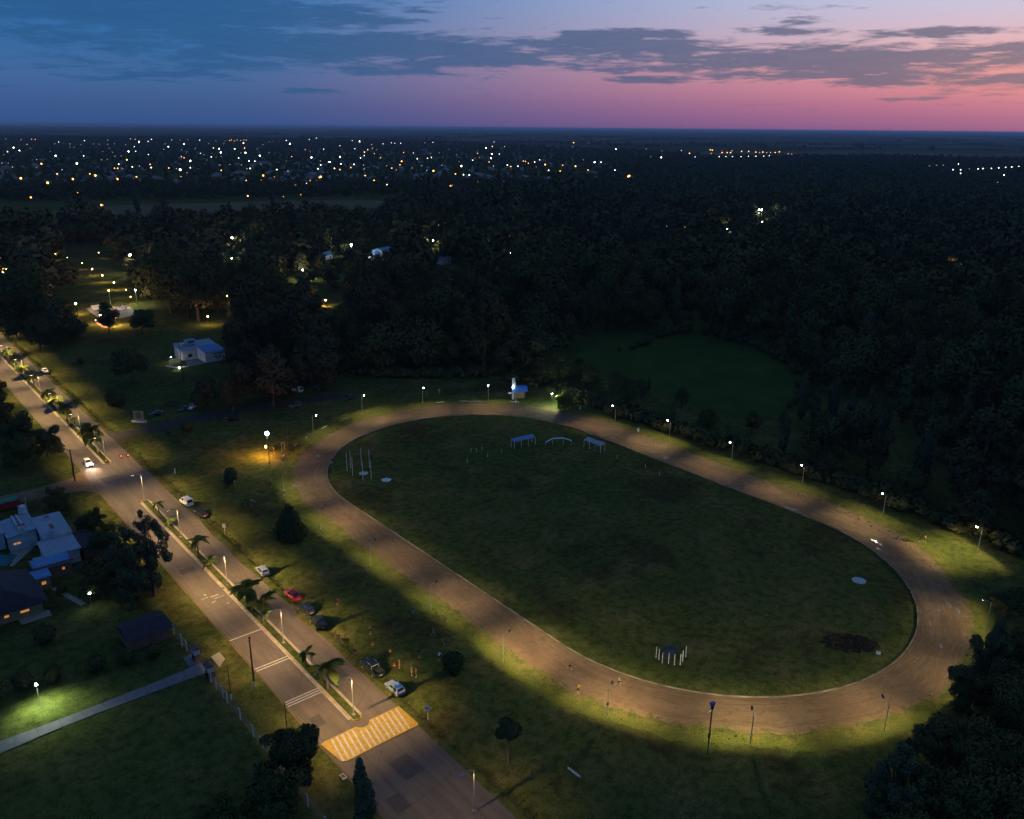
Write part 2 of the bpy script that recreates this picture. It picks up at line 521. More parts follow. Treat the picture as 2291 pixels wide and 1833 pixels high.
    pos = T.n('ShaderNodeNewGeometry').outputs['Position']
    vv = T.n('ShaderNodeSeparateXYZ', {0: T.n('ShaderNodeTexCoord').outputs['UV']}).outputs[1]
    n1 = T.n('ShaderNodeTexNoise', {'Vector': pos, 'Scale': .5, 'Detail': 7.0, 'Roughness': .62}).outputs[0]
    n2 = T.n('ShaderNodeTexNoise', {'Vector': pos, 'Scale': 3.5, 'Detail': 3.0}).outputs[0]
    col = T.mix(T.maprange(n1, .36, .64), (.075, .090, .024, 1), (.150, .134, .036, 1))
    col = T.mix(T.maprange(T.m('ADD', vv, T.m('MULTIPLY', T.m('SUBTRACT', n1, .5), 1.3)), .45, 1.0), col, (.090, .104, .024, 1))
    col = T.mix(T.m('MULTIPLY', T.maprange(n2, .35, .7), .7), col, T.mix(1.0, col, (.4, .45, .4, 1), 'MULTIPLY'))
    bs = T.n('ShaderNodeBsdfPrincipled', {'Base Color': col, 'Roughness': 0.95, 'Specular IOR Level': 0.0})
    T.t.links.new(T.n('ShaderNodeBump', {'Height': T.m('ADD', n1, n2), 'Strength': 0.7, 'Distance': 0.3}).outputs[0], bs.inputs['Normal'])
    T.n('ShaderNodeOutputMaterial', {'Surface': bs.outputs[0]})
    mat('track_kerb', (.30, .245, .175), .85, noise=.35, col2=(.07, .06, .045), bump=.2, detail=8)
    mat('pale_gloss', (.26, .25, .25), .2, noise=1.5, col2=(.12, .11, .10), spec=.7)
    mat('tar_patch', (.070, .064, .060), .85, noise=1.2, col2=(.052, .047, .043), bump=.2)
    mat('burnt', (.016, .014, .012), .95, noise=.8, col2=(.03, .028, .016), spec=0.0, detail=7)
    mat('meadow_grass', (.050, .086, .018), .95, spec=0.0, noise=.08, col2=(.036, .054, .012), bump=.5, detail=6)
    mat('lane', (.042, .036, .032), .9, noise=.4, bump=.2)
    mat('bark', (.075, .055, .04), .9, noise=4.0, bump=.5, stretch=(1, 1, .2))
    mat('palm_bark', (.14, .11, .08), .9, noise=5.0, bump=.5, stretch=(.3, .3, 2))
    mat('field', (.17, .125, .07), .95, spec=0.0, noise=.03, col2=(.12, .09, .055), stretch=(1, .2, 1))
    mat('concrete', (.34, .32, .29), .85, noise=1.2, col2=(.24, .225, .205), bump=.2)
    mat('kerb', (.42, .36, .28), .85, noise=.8, col2=(.24, .2, .155), bump=.2, detail=6)
    mat('path', (.17, .165, .18), .85, noise=.9, col2=(.12, .118, .13), bump=.3)
    mat('paving', (.30, .27, .23), .85, noise=.5, col2=(.22, .2, .17), bump=.2)
    mat('brick_path', (.28, .13, .085), .85, noise=2.0, bump=.3)
    mat('paint_white', (.46, .45, .44), .7, noise=2.2, col2=(.28, .27, .26), detail=7)
    mat('paint_worn', (.30, .29, .27), .75, noise=1.6, col2=(.12, .115, .105), detail=8)
    mat('paint_yellow', (.40, .26, .025), .7, noise=1.4, col2=(.26, .16, .022), detail=8)
    mat('white_post', (.62, .64, .66), .7, noise=2.0)
    mat('steel', (.42, .42, .42), .5, .6, noise=2.0)
    mat('dark_steel', (.05, .05, .055), .6, .4)
    mat('wood_pole', (.045, .036, .03), .9, noise=3.0, bump=.4, stretch=(1, 1, .15))
    mat('rust', (.1, .05, .03), .9, noise=4.0)
    m, T = new_mat('glossy_patch')
    b = T.n('ShaderNodeBsdfPrincipled', {'Base Color': (.03, .028, .025, 1), 'Roughness': 0.05, 'Specular IOR Level': 0.8, 'IOR': 1.5})
    T.n('ShaderNodeOutputMaterial', {'Surface': b.outputs[0]})
    m, T = new_mat('pool_water')
    b = T.n('ShaderNodeBsdfPrincipled', {'Base Color': (.02, .16, .17, 1), 'Roughness': 0.06, 'Specular IOR Level': 0.5})
    T.n('ShaderNodeOutputMaterial', {'Surface': b.outputs[0]})


ground_mats()
glow('glow_white', (1.0, .96, .86), 60)
glow('glow_cool', (.85, 1.0, .92), 70)
glow('glow_warm', (1.0, .62, .24), 40)
glow('glow_window', (1.0, .42, .10), .5)
glow('glow_red', (1.0, .08, .05), 14)

# ------------------------------------------------------------------ the setting
def axis(dense, lo, hi, far):
    a = list(dense)
    s, x = hi[0], hi[1]
    out = [x]
    while x < far:
        s *= 1.35
        x += s
        out.append(x)
    s, x = lo[0], lo[1]
    neg = [x]
    while x > -far:
        s *= 1.35
        x -= s
        neg.append(x)
    return sorted(set(np.round(neg + a + out, 3)))


def build_ground():
    xs = axis(list(np.arange(-72, 0, 3.0)) + [0.2, 1.0, 1.5, 1.9, 2.3, 2.7, 3.2, 4.0, 5.5] + list(np.arange(7, 150, 3.0)), (4, -75), (4, 151), 90000)
    ys = axis(list(np.arange(-80, 340, 3.0)), (4, -84), (4, 342), 90000)
    V, F = [], []
    g = random.Random(4)
    for y in ys:
        for x in xs:
            z = 0.0
            if -85 < y < 340 and 0.9 < x < 3.4:
                gap = 1.0
                for yy in (150.0, ):
                    gap = min(gap, max(0.0, (abs(y - yy) - 4) / 4))
                z = -0.55 * max(0.0, 1 - abs(x - 2.1) / 0.95) * gap
            elif x > 4 or x < -16:
                z = -g.random() * 0.10
            V.append((x, y, z))
    nx = len(xs)
    F = [(j * nx + i, j * nx + i + 1, (j + 1) * nx + i + 1, (j + 1) * nx + i) for j in range(len(ys) - 1) for i in range(nx - 1)]
    o = link('ground', np_mesh('ground', np.array(V), np.array(F), ['grass']))
    o['kind'] = 'structure'


build_ground()

TC, TR, TL = (70.38, 33.84), 39.46, 75.19


def stadium(off, n=220, wob=None):
    r = TR + off
    half = TL / 2
    per = 2 * TL + 2 * math.pi * r
    pts = []
    for i in range(n):
        s = per * i / n
        if s < TL:
            x, y, nx, ny = r, -half + s, 1, 0
        elif s < TL + math.pi * r:
            t = (s - TL) / r
            x, y, nx, ny = r * math.cos(t), half + r * math.sin(t), math.cos(t), math.sin(t)
        elif s < 2 * TL + math.pi * r:
            x, y, nx, ny = -r, half - (s - TL - math.pi * r), -1, 0
        else:
            t = math.pi + (s - 2 * TL - math.pi * r) / r
            x, y, nx, ny = r * math.cos(t), -half + r * math.sin(t), math.cos(t), math.sin(t)
        k = wob(i, nx, ny) if wob else 0.0
        pts.append((TC[0] + x + nx * k, TC[1] + y + ny * k))
    return pts


def ring(mb, a, b, z, mi=0):
    n = len(a)
    return mb.add([(p[0], p[1], z) for p in a] + [(p[0], p[1], z) for p in b],
                  [(i, n + i, n + (i + 1) % n, (i + 1) % n) for i in range(n)], mi)


def build_track():
    g = random.Random(8)
    ph = [g.uniform(0, 6.28) for _ in range(6)]

    def wob(i, nx, ny):
        t = i / 440 * 6.28318
        edge = sum(math.sin(t * f + p) * a for f, p, a in zip((7, 17, 31, 53, 90, 140), ph, (.25, .25, .22, .18, .16, .12)))
        return 8.3 + max(0.0, min(1.0, (nx * .8 + ny * .45 + .25))) * 3.2 + edge
    ino, outo = stadium(0.18, 440), stadium(0.0, 440, wob)
    # pair points by index: same parametrisation
    tr = struct('running_track', ring(MB(), stadium(-0.02, 440), outo, 0.02), 'track_dirt')
    uv = tr.data.uv_layers.new(name='UVMap')
    for pl in tr.data.polygons:
        i = pl.index
        for li, (uu, vv) in zip(pl.loop_indices, ((i, 0), (i, 1), (i + 1, 1), (i + 1, 0))):
            uv.data[li].uv = (uu / 440 * 45.0, vv)
    mb = MB()
    a, b = stadium(-0.22, 440), stadium(-0.02, 440)
    n = len(a)
    vs = [(p[0], p[1], 0.0) for p in a] + [(p[0], p[1], .2) for p in a] + [(p[0], p[1], .2) for p in b] + [(p[0], p[1], 0.0) for p in b]
    fs = []
    for i in range(n):
        j = (i + 1) % n
        if g.random() < .03:
            continue
        for k in range(3):
            fs.append((k * n + i, k * n + j, (k + 1) * n + j, (k + 1) * n + i))
    mb.add(vs, fs)
    struct('kerb', mb, 'track_kerb', tr)
    verge = [(p[0] + (q[0] - p[0]) * 1.0, p[1] + (q[1] - p[1]) * 1.0) for p, q in zip(outo, stadium(0.0, 440, lambda i, nx, ny: wob(i, nx, ny) + 3.6 + .9 * math.sin(i * .21) * math.sin(i * .083 + 1) + g.uniform(-.35, .35)))]
    inner = stadium(0.0, 440, lambda i, nx, ny: wob(i, nx, ny) - .8)
    vg = struct('track_verge', ring(MB(), inner, verge, 0.011), 'dry_grass')
    uv = vg.data.uv_layers.new(name='UVMap')
    for pl in vg.data.polygons:
        i = pl.index
        for li, (uu, vv) in zip(pl.loop_indices, ((i, 0), (i, 1), (i + 1, 1), (i + 1, 0))):
            uv.data[li].uv = (uu / 440 * 45.0, vv)
    # worn lanes and small pale glossy patches
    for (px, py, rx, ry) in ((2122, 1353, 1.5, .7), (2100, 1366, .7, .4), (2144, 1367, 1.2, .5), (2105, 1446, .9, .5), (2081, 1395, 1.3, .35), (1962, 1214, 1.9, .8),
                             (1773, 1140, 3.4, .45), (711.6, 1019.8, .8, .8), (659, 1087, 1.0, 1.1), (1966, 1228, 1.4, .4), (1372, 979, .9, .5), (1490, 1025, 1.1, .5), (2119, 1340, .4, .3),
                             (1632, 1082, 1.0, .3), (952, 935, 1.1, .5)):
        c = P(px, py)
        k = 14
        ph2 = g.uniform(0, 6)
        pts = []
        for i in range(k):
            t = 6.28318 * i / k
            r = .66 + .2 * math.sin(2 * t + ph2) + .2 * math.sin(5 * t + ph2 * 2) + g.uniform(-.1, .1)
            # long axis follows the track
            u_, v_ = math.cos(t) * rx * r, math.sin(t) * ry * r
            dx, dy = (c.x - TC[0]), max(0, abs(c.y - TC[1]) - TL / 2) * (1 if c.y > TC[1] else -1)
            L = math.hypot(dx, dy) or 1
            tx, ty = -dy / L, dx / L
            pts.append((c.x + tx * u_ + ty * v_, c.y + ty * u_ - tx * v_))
        struct('glossy_patch', MB().sheet(pts, 0.026), 'pale_gloss', tr)
    return tr


build_track()

ROAD_L, ROAD_R = -13.2, 0.0


def build_road():
    g = random.Random(2)
    mb = MB()
    ys = [-90] + [-80 + i * 2.0 for i in range(216)] + [420, 520, 640]
    lx, rx = [], []
    for y in ys:
        e = 0.22 * math.sin(y * .31) * math.sin(y * .083 + 1) + g.uniform(-.06, .06)
        notch = 0.7 * math.exp(-((y - 31) / 4.0) ** 2) + 0.75 * math.exp(-((y - 59) / 7.0) ** 2) + .35 * math.exp(-((y - 73) / 4.0) ** 2)
        rx.append(ROAD_R + (e - notch if 6 < y < 330 else 0.05 * e))
        lx.append(ROAD_L + .35 * e)
    vs = [(a, y, .03) for a, y in zip(lx, ys)] + [(b, y, .03) for b, y in zip(rx, ys)]
    n = len(ys)
    mb.add(vs, [(i, n + i, n + i + 1, i + 1) for i in range(n - 1)])
    road = struct('road', mb, 'asphalt')
    for y0 in (33.0, 22.55, 21.85, 11.55, 10.95, 10.35):
        MB().box((-10.3, y0, .036), (5.8, .26, .004)).build('road_line', 'paint_white', road)
    for (x, y, lx_, ly_, rz) in ((-9.6, 49.2, 1.6, .5, .0), (-9.1, 48.2, 1.9, .35, .05), (-11.4, 49.4, 1.3, .35, .1), (-10.6, 47.1, .9, .4, .3), (-8.6, 45.1, .5, .6, .2), (-10.9, 50.6, .4, .8, .0)):
        MB().box((x, y, .036), (lx_, ly_, .004), rz).build('worn_marking', 'paint_worn', road)
    # concrete edge along the left side
    MB().box((-13.38, 20, .02), (.22, 190, .06)).build('edge_strip', 'dirt', road)
    for (x, y, a, b, rz) in ((-3.1, 14.0, 2.2, 5.0, .02), (-10.2, 62.0, 3.0, 2.2, .0), (-2.4, 47.0, 1.6, 7.5, -.02), (-9.0, 84.0, 2.4, 6.0, .03), (-11.2, 4.5, 1.8, 2.6, .0), (-3.4, 88.0, 2.6, 3.0, .0), (-6.0, -12.0, 3.2, 4.4, .05), (-10.5, -17.0, 2.2, 3.2, 0), (-8.6, 120.0, 4.0, 5.0, .1)):
        MB().box((x, y, .0335), (a, b, .004), rz).build('asphalt_patch', 'tar_patch', road)
    # side street and lane
    s = MB()
    L = [(-13.25, 112.5), (-13.25, 130.5), (-16.5, 127.0), (-24, 125.2), (-60, 127), (-140, 134), (-140, 127), (-60, 120), (-24, 118.6), (-16.5, 117.2)]
    s.sheet(L[::-1] if False else L, .022)
    struct('side_street', s, 'dirt')
    s = MB()
    L = [(0.2, 145.0), (0.2, 158.5), (3.5, 154.6), (12, 154.2), (30, 157.5), (52, 152.5), (72, 150.5), (72, 145.5), (52, 147.0), (30, 150.0), (12, 149.4), (3.5, 149.0)]
    s.sheet(L[::-1], .018)
    struct('access_lane', s, 'lane')
    # medians
    for (y0, y1, yel0, yel1) in ((0.7, 102.0, 1, 1), (131.2, 420.0, 1, 0)):
        mb = MB()
        r = 0.82
        xc = -6.25

        def outline(off):
            pts = []
            for k in range(9):
                t = math.pi + math.pi * k / 8
                pts.append((xc + (r - off) * math.cos(t), y0 + r + (r - off) * math.sin(t)))
            for k in range(9):
                t = math.pi * k / 8
                pts.append((xc + (r - off) * math.cos(t), y1 - r + (r - off) * math.sin(t)))
            return pts
        med = struct('median', MB().slab(outline(.2), .03, .115), 'grass')
        a, b = outline(0), outline(.2)
        n = len(a)
        kb = MB()
        kb.add([(p[0], p[1], .03) for p in a] + [(p[0], p[1], .16) for p in a] + [(p[0], p[1], .16) for p in b] + [(p[0], p[1], .1) for p in b],
               [(k * n + i, k * n + (i + 1) % n, (k + 1) * n + (i + 1) % n, (k + 1) * n + i) for k in range(3) for i in range(n)])
        # painted ends
        for fi, f in enumerate(kb.f):
            yy = kb.v[f[0]][1]
            if (yel0 and yy < y0 + r * .75) or (yel1 and yy > y1 - r * .75):
                kb.mi[fi] = 1
        kb.build('kerb', ['kerb', 'paint_yellow'], med)
        for x, wd in ((-7.28, .42), (-5.27, .3)):
            gb = MB()
            y = y0 + 1.0
            while y < y1 - 1.0:
                l = g.uniform(7, 16)
                gb.box((x, min(y + l, y1 - 1) / 2 + y / 2, .036), (wd, min(y + l, y1 - 1) - y - .1, .012))
                y += l + (g.uniform(.5, 3) if g.random() < .25 else 0)
            gb.build('gutter', 'kerb', med)
    # raised crossing
    cw = thing('crosswalk', 'raised yellow crosswalk with white stripes across both lanes of the road', 'crosswalk', (0, 0, 0))
    out = [(-13.25, -.5), (-12.6, -5.5), (-12.0, -5.9), (.1, -5.9), (.25, -5.4), (.1, -.35), (-5.1, -.3), (-5.35, -.75), (-5.8, -1.15), (-6.7, -1.15), (-7.15, -.75), (-7.4, -.35), (-12.6, -.3)]
    MB().slab(out, .028, .13).build('platform', 'paint_yellow', cw)
    for k in range(15):
        x = -.55 - k * .845
        y0 = -.55
        if -7.6 < x < -4.9:
            y0 = -1.5
        sl = .16
        pts = [(x - .15, y0), (x + .15, y0), (x + .15 - sl * (5.6 + y0), -5.6), (x - .15 - sl * (5.6 + y0), -5.6)]
        if pts[2][0] < -12.5:
            continue
        MB().slab(pts[::-1], .131, .136).build('stripe', 'paint_white', cw)


build_road()


def sheet_px(name, pts, m, z, **kw):
    return struct(name, MB().sheet([P(*p) for p in pts][::-1], z), m)


# driveway from the gate into the garden: concrete bays
def build_driveway():
    up = [(-19.4, 30.0), (-24.0, 29.4), (-30.0, 29.3), (-36.7, 29.2), (-43.0, 29.2), (-48.9, 29.4), (-62, 30.5), (-90, 34)]
    dn = [(-19.4, 26.6), (-24.2, 26.8), (-28.4, 26.85), (-34.0, 27.05), (-43.0, 26.95), (-49.4, 26.4), (-62, 27.2), (-90, 30.6)]

    def at(poly, x):
        for (a, b), (c, d) in zip(poly, poly[1:]):
            if c <= x <= a:
                return b + (d - b) * (a - x) / (a - c)
        return poly[-1][1]
    root = None
    x = -19.4
    base = struct('driveway', MB().sheet([(p[0], p[1]) for p in up[::-1]] + [(p[0], p[1]) for p in dn], .012), 'dirt')
    while x > -88:
        x2 = x - 3.1
        pts = [(x2 + .05, at(dn, x2) + .03), (x - .05, at(dn, x) + .03), (x - .05, at(up, x) - .03), (x2 + .05, at(up, x2) - .03)]
        MB().slab(pts, .012, .055 + rnd.uniform(-.012, .012)).build('concrete_bay', 'path', base)
        x = x2
    struct('gate_apron', MB().slab([(-21.3, 30.1), (-19.2, 30.4), (-19.0, 33.4), (-21.2, 33.2)], .0, .06), 'path')
    struct('pavement_slab', MB().slab([(-17.5, 26.7), (-15.9, 28.4), (-15.9, 30.8), (-17.5, 30.4)], .0, .1), 'paving')


build_driveway()
sheet_px('tan_field', [(-200, 505), (0, 490), (200, 461), (450, 455), (700, 448), (875, 449), (860, 466), (600, 474), (330, 489), (160, 494), (0, 505), (-200, 522)], 'field', .05)
struct('skate_court', MB().slab([(42.0, 346.5), (41.1, 322.0), (49.0, 313.9), (57.5, 318), (60, 338), (56.0, 341.3), (47.5, 348.5)], 0, .08), 'paving')
struct('brick_path', MB().slab([(37.6, 313.7), (36.6, 297.2), (38.9, 295.1), (42.6, 304.0), (40, 306.0)], 0, .05), 'brick_path')

# ------------------------------------------------------------------ vegetation
def crown_quads(g, nq, leaf, lobes, flat=0.6):
    lobes = np.array(lobes, float)
    vol = lobes[:, 3] * lobes[:, 4] * lobes[:, 5]
    idx = g.choice(len(lobes), nq, p=vol ** .75 / (vol ** .75).sum())
    L = lobes[idx]
    d = g.normal(size=(nq, 3))
    d /= np.linalg.norm(d, axis=1)[:, None]
    r = 0.45 + 0.6 * g.random(nq) ** .6 + (g.random(nq) < .12) * g.random(nq) * .3
    pos = L[:, :3] + d * r[:, None] * L[:, 3:6]
    nrm = d + g.normal(size=(nq, 3)) * .55
    nrm /= np.linalg.norm(nrm, axis=1)[:, None]
    a = np.cross(nrm, g.normal(size=(nq, 3)))
    a /= np.linalg.norm(a, axis=1)[:, None] + 1e-9
    b = np.cross(nrm, a)
    s = leaf * (0.6 + 0.8 * g.random(nq))[:, None]
    V = np.stack([pos - a * s, pos - b * s * flat, pos + a * s, pos + b * s * flat], 1).reshape(-1, 3)
    F = np.arange(nq * 4).reshape(-1, 4)
    ce = pos.mean(0)
    nn = d * .8 + (pos - ce) / (np.abs(pos - ce).max() + 1e-6) + np.array((0, 0, .15)) + g.normal(size=(nq, 3)) * .1
    nn /= np.linalg.norm(nn, axis=1)[:, None]
    crown_quads.nrm = np.repeat(nn, 4, 0)
    return V, F


def lobes_for(kind, g, h, w):
    out = []
    if kind == 'broad':
        n = 11
        for i in range(n):
            t, r = g.uniform(0, 6.28), w * .5 * math.sqrt(g.random()) * .72
            z = h * g.uniform(.36, .84) - r * .3
            s = w * g.uniform(.15, .27)
            out.append((r * math.cos(t), r * math.sin(t), z, s, s, s * g.uniform(.6, .85)))
        out.append((0, 0, h * .62, w * .3, w * .3, h * .22))
        out.append((0, 0, h * .84, w * .2, w * .2, h * .14))
    elif kind == 'tall':
        n = 12
        for i in range(n):
            z = h * (.34 + .6 * i / (n - 1))
            k = math.sin(math.pi * (.18 + .75 * i / (n - 1))) * w * .36
            t = g.uniform(0, 6.28)
            s = w * g.uniform(.16, .28)
            out.append((k * math.cos(t), k * math.sin(t), z, s, s, s * g.uniform(.8, 1.25)))
    elif kind == 'feather':
        for i in range(44):
            f = i / 43
            z = h * (.12 + .85 * f)
            k = w * .5 * math.sin(math.pi * min(1, .16 + .8 * f)) ** .8 * math.sqrt(g.random()) * .85
            t = g.uniform(0, 6.28)
            s = w * g.uniform(.09, .17) * (1 - .45 * f)
            out.append((k * math.cos(t), k * math.sin(t), z, s, s, s * g.uniform(1.0, 1.7)))
    elif kind == 'bushy':
        for i in range(34):
            t, r = g.uniform(0, 6.28), w * .5 * math.sqrt(g.random()) * .84
            z = h * g.uniform(.28, .9) - r * .32
            s = w * g.uniform(.09, .18)
            out.append((r * math.cos(t), r * math.sin(t), max(z, s), s, s, s * g.uniform(.6, .95)))
        out.append((0, 0, h * .55, w * .26, w * .26, h * .24))
    elif kind == 'poplar':
        n = 9
        for i in range(n):
            f = i / (n - 1)
            z = h * (.16 + .8 * f)
            s = w * .5 * (.55 + .45 * math.sin(math.pi * (.15 + .6 * (1 - f)))) * (1 - .5 * f ** 3)
            out.append((g.uniform(-.1, .1) * w, g.uniform(-.1, .1) * w, z, s * .8, s * .8, h * .1))
    elif kind == 'cone':
        n = 12
        for i in range(n):
            f = i / (n - 1)
            k = 5 if f < .8 else 2
            for j in range(k):
                t = 6.28 * j / k + g.uniform(-.5, .5)
                rr = w * .5 * (1 - f) ** .85 * .62
                s = w * .5 * (1 - f) * .45 + .12 * w
                out.append((rr * math.cos(t), rr * math.sin(t), h * (.08 + .86 * f), s, s, h * .06))
    elif kind == 'dome':
        for i in range(9):
            t, r = g.uniform(0, 6.28), w * .5 * g.random() * .65
            s = w * g.uniform(.2, .3)
            out.append((r * math.cos(t), r * math.sin(t), h * g.uniform(.3, .7), s, s, h * .28))
        out.append((0, 0, h * .5, w * .4, w * .4, h * .42))
    return out


def trunk_mb(kind, g, h, w, seg=6):
    mb = MB()
    r = max(.10, h * .022)
    base = {'broad': .6, 'tall': .9, 'poplar': .9, 'cone': .92, 'dome': .5, 'feather': .9, 'bushy': .6}[kind]
    lean = (g.uniform(-.03, .03) * h, g.uniform(-.03, .03) * h)
    mb.tube([(0, 0, -.2), (lean[0] * .3, lean[1] * .3, h * base * .4), (lean[0], lean[1], h * base)], [r * 1.25, r * .85, r * .25], seg)
    for i in range(5 if kind in ('broad', 'tall', 'bushy', 'feather') else 2):
        t = g.uniform(0, 6.28)
        z0 = h * g.uniform(.25, .5)
        rr = w * g.uniform(.22, .38)
        mb.tube([(lean[0] * .3, lean[1] * .3, z0), (rr * .5 * math.cos(t), rr * .5 * math.sin(t), z0 + h * .12), (rr * math.cos(t), rr * math.sin(t), z0 + h * .3)],
                [r * .55, r * .4, r * .12], 5)
    return mb


class Proto:
    pass


def make_proto(kind, seed, nq, leaf, h, w, lmat):
    p = Proto()
    g = np.random.default_rng(seed)
    lb = lobes_for(kind, g, h, w)
    V, F = crown_quads(g, nq, leaf, lb)
    p.h, p.w, p.kind = h, w, kind
    p.crown = np_mesh('crown', V, F, [lmat], nrm=crown_quads.nrm)
    p.trunk = trunk_mb(kind, g, h, w).mesh('trunk', 'bark')
    return p


def arrays_proto(kind, seed, nq, leaf, h, w):
    g = np.random.default_rng(seed)
    V, F = crown_quads(g, nq, leaf, lobes_for(kind, g, h, w), .75)
    return V, crown_quads.nrm


def tree(p, loc, label, cat='tree', group=None, s=1.0, rz=None, name='broadleaf_tree', sz=None):
    t = thing(name, label, cat, (loc[0], loc[1], 0), rnd.uniform(0, 6.28) if rz is None else rz, group, (s, s, sz or s))
    link('trunk', p.trunk, t)
    link('crown', p.crown, t)
    return t


L1 = {
    'broad': [make_proto('broad', 10 + i, 3600, .36, 11 + i % 3, 11 + (i * 7) % 4, 'leaf') for i in range(7)],
    'brown': [make_proto('broad', 20 + i, 3200, .34, 12, 9.5, 'leaf_brown') for i in range(3)],
    'tall': [make_proto('tall', 30 + i, 3600, .36, 16 + i, 11 + i, 'leaf') for i in range(4)],
    'tallb': [make_proto('tall', 40 + i, 3400, .34, 17, 11, 'leaf_brown') for i in range(2)],
    'poplar': [make_proto('poplar', 50 + i, 1800, .3, 14, 4.2, 'leaf_grey') for i in range(2)],
}
L2 = [arrays_proto(k, 60 + i, 360, .85, h, w) for i, (k, h, w) in enumerate((('broad', 11, 13), ('broad', 12, 12), ('tall', 17, 12), ('broad', 13, 11), ('broad', 9, 11), ('tall', 14, 10), ('broad', 10, 14)))]
L3 = [arrays_proto(k, 70 + i, 40, 2.1, h, w) for i, (k, h, w) in enumerate((('broad', 9, 10), ('broad', 10, 9), ('tall', 13, 8), ('broad', 7, 8)))]

ORD = ['first', 'second', 'third', 'fourth', 'fifth', 'sixth', 'seventh', 'eighth', 'ninth', 'tenth', 'eleventh', 'twelfth', 'thirteenth', 'fourteenth', 'fifteenth',
       'sixteenth', 'seventeenth', 'eighteenth', 'nineteenth', 'twentieth']

# lamps of the park and the wood: head on the survey grid, height, colour, brightness class
PARK = []
def zz(ox, oy, s, lst):
    return [(ox + a / s, oy + b / s, *r) for a, b, *r in lst]
PARK += zz(0, 440, 3.593, [(830, 70, 5, 'w', 1), (993, 418, 4, 'o', 2), (1115, 423, 4, 'o', 1), (1183, 397, 4, 'o', 1), (1215, 380, 4, 'o', 1), (445, 460, 4, 'o', 2), (540, 490, 4, 'w', 1),
                           (793, 451, 4, 'o', 2), (660, 535, 4, 'o', 2), (740, 582, 4, 'o', 3), (822, 633, 4, 'o', 3), (915, 692, 4, 'o', 3), (1012, 750, 4, 'o', 2), (1050, 806, 3.5, 'o', 2),
                           (608, 860, 5, 'o', 4), (805, 953, 4, 'o', 4), (928, 970, 4, 'o', 4), (768, 993, 2, 'w', 1), (1603, 350, 5, 'w', 1), (1678, 403, 4, 'o', 1),
                           (1825, 798, 4, 'o', 2), (1670, 963, 4, 'o', 3), (25, 608, 5, 'o', 3), (52, 585, 5, 'o', 3), (3, 495, 5, 'o', 2), (1862, 497, 6, 'c', 3)])
PARK += zz(600, 440, 3.593, [(122, 315, 5, 'o', 2), (327, 335, 3, 'o', 1), (670, 470, 3, 'c', 1), (755, 517, 3, 'w', 1), (275, 590, 6, 'w', 4), (460, 833, 3, 'o', 3),
                             (1007, 168, 5, 'w', 1), (1078, 188, 4, 'w', 1), (1252, 150, 5, 'c', 1), (1368, 230, 6, 'w', 2), (1420, 208, 5, 'c', 1), (1535, 106, 5, 'c', 1), (1250, 318, 5, 'w', 1),
                             (1325, 353, 6, 'w', 3), (1940, 298, 6, 'w', 2), (2052, 293, 5, 'w', 1), (1950, 457, 6, 'w', 3), (1680, 538, 4, 'w', 1), (10, 1387, 4, 'o', 2), (318, 1333, 3, 'w', 1), (278, 1337, 3, 'w', 1), (362, 1320, 3, 'w', 1)])
PARK += zz(1200, 440, 3.593, [(300, 218, 5, 'w', 1), (296, 303, 5, 'w', 1), (802, 291, 6, 'o', 1), (797, 371, 4, 'w', 1), (815, 396, 4, 'w', 1), (1048, 236, 5, 'w', 1), (1217, 252, 6, 'o', 3),
                              (1062, 413, 5, 'o', 1), (480, 465, 4, 'o', 1), (1535, 262, 7, 'c', 3), (1773, 173, 5, 'c', 1), (1815, 203, 6, 'w', 3), (250, 348, 4, 'w', 1)])
PARK += zz(1700, 440, 3.593, [(650, 151, 6, 'c', 1), (523, 190, 5, 'w', 1), (1580, 551, 5, 'o', 3)])
FLOOD = zz(0, 440, 3.593, [(1865, 327, 12, 'w', 5), (1043, 465, 12, 'w', 5), (873, 750, 8, 'o', 3), (1087, 747, 8, 'w', 4)]) + zz(600, 440, 3.593, [(667, 385, 9, 'c', 5), (795, 410, 8, 'w', 4)]) + \
        zz(1200, 440, 3.593, [(1792, 103, 14, 'c', 5), (1812, 103, 14, 'c', 5)])
# things that must stay in sight: trees are not planted over them
CLEAR = [(a[0], a[1], 3 if a[4] > 1 else 1) for a in PARK + FLOOD]
CLEAR += [(x, y, 5) for x, y in ((431, 908), (413, 912), (352, 925), (518, 938), (662, 905), (665, 872), (703, 868), (780, 889), (311, 925), (596, 968), (594, 1000), (638, 1000), (96, 829), (985, 580), (1000, 585),
                                 (790, 540), (830, 545), (860, 550), (735, 570), (640, 990), (200, 690), (240, 700), (220, 705), (640, 618), (730, 645), (728, 655), (250, 560), (220, 610), (760, 655), (725, 688), (467, 715))]
for xx in range(335, 510, 22):
    for yy in (750, 775, 800, 825):
        CLEAR.append((xx, yy, 10))
CLEAR += [(px, py, 2) for px in range(1260, 1800, 24) for py in range(754, 916, 14) if inside((px, py), [(1275, 776), (1400, 756), (1560, 752), (1730, 796), (1800, 855), (1790, 905), (1640, 918), (1490, 866), (1380, 824), (1290, 798)])]
CLEAR += [(px, py, 4) for px in range(175, 255, 20) for py in (592, 612, 632)] + [(px, py, 4) for px in range(205, 270, 15) for py in (690, 702, 712)]
CLEAR += [(px, py, 2) for px in range(1775, 1985, 20) for py in (862, 885, 905)]
CLEAR += [(px, 462, 5) for px in range(0, 860, 25)]


CLEAR = [(a, b, m, (P(a, b) - CAM).xy.length_squared) for a, b, m in CLEAR]


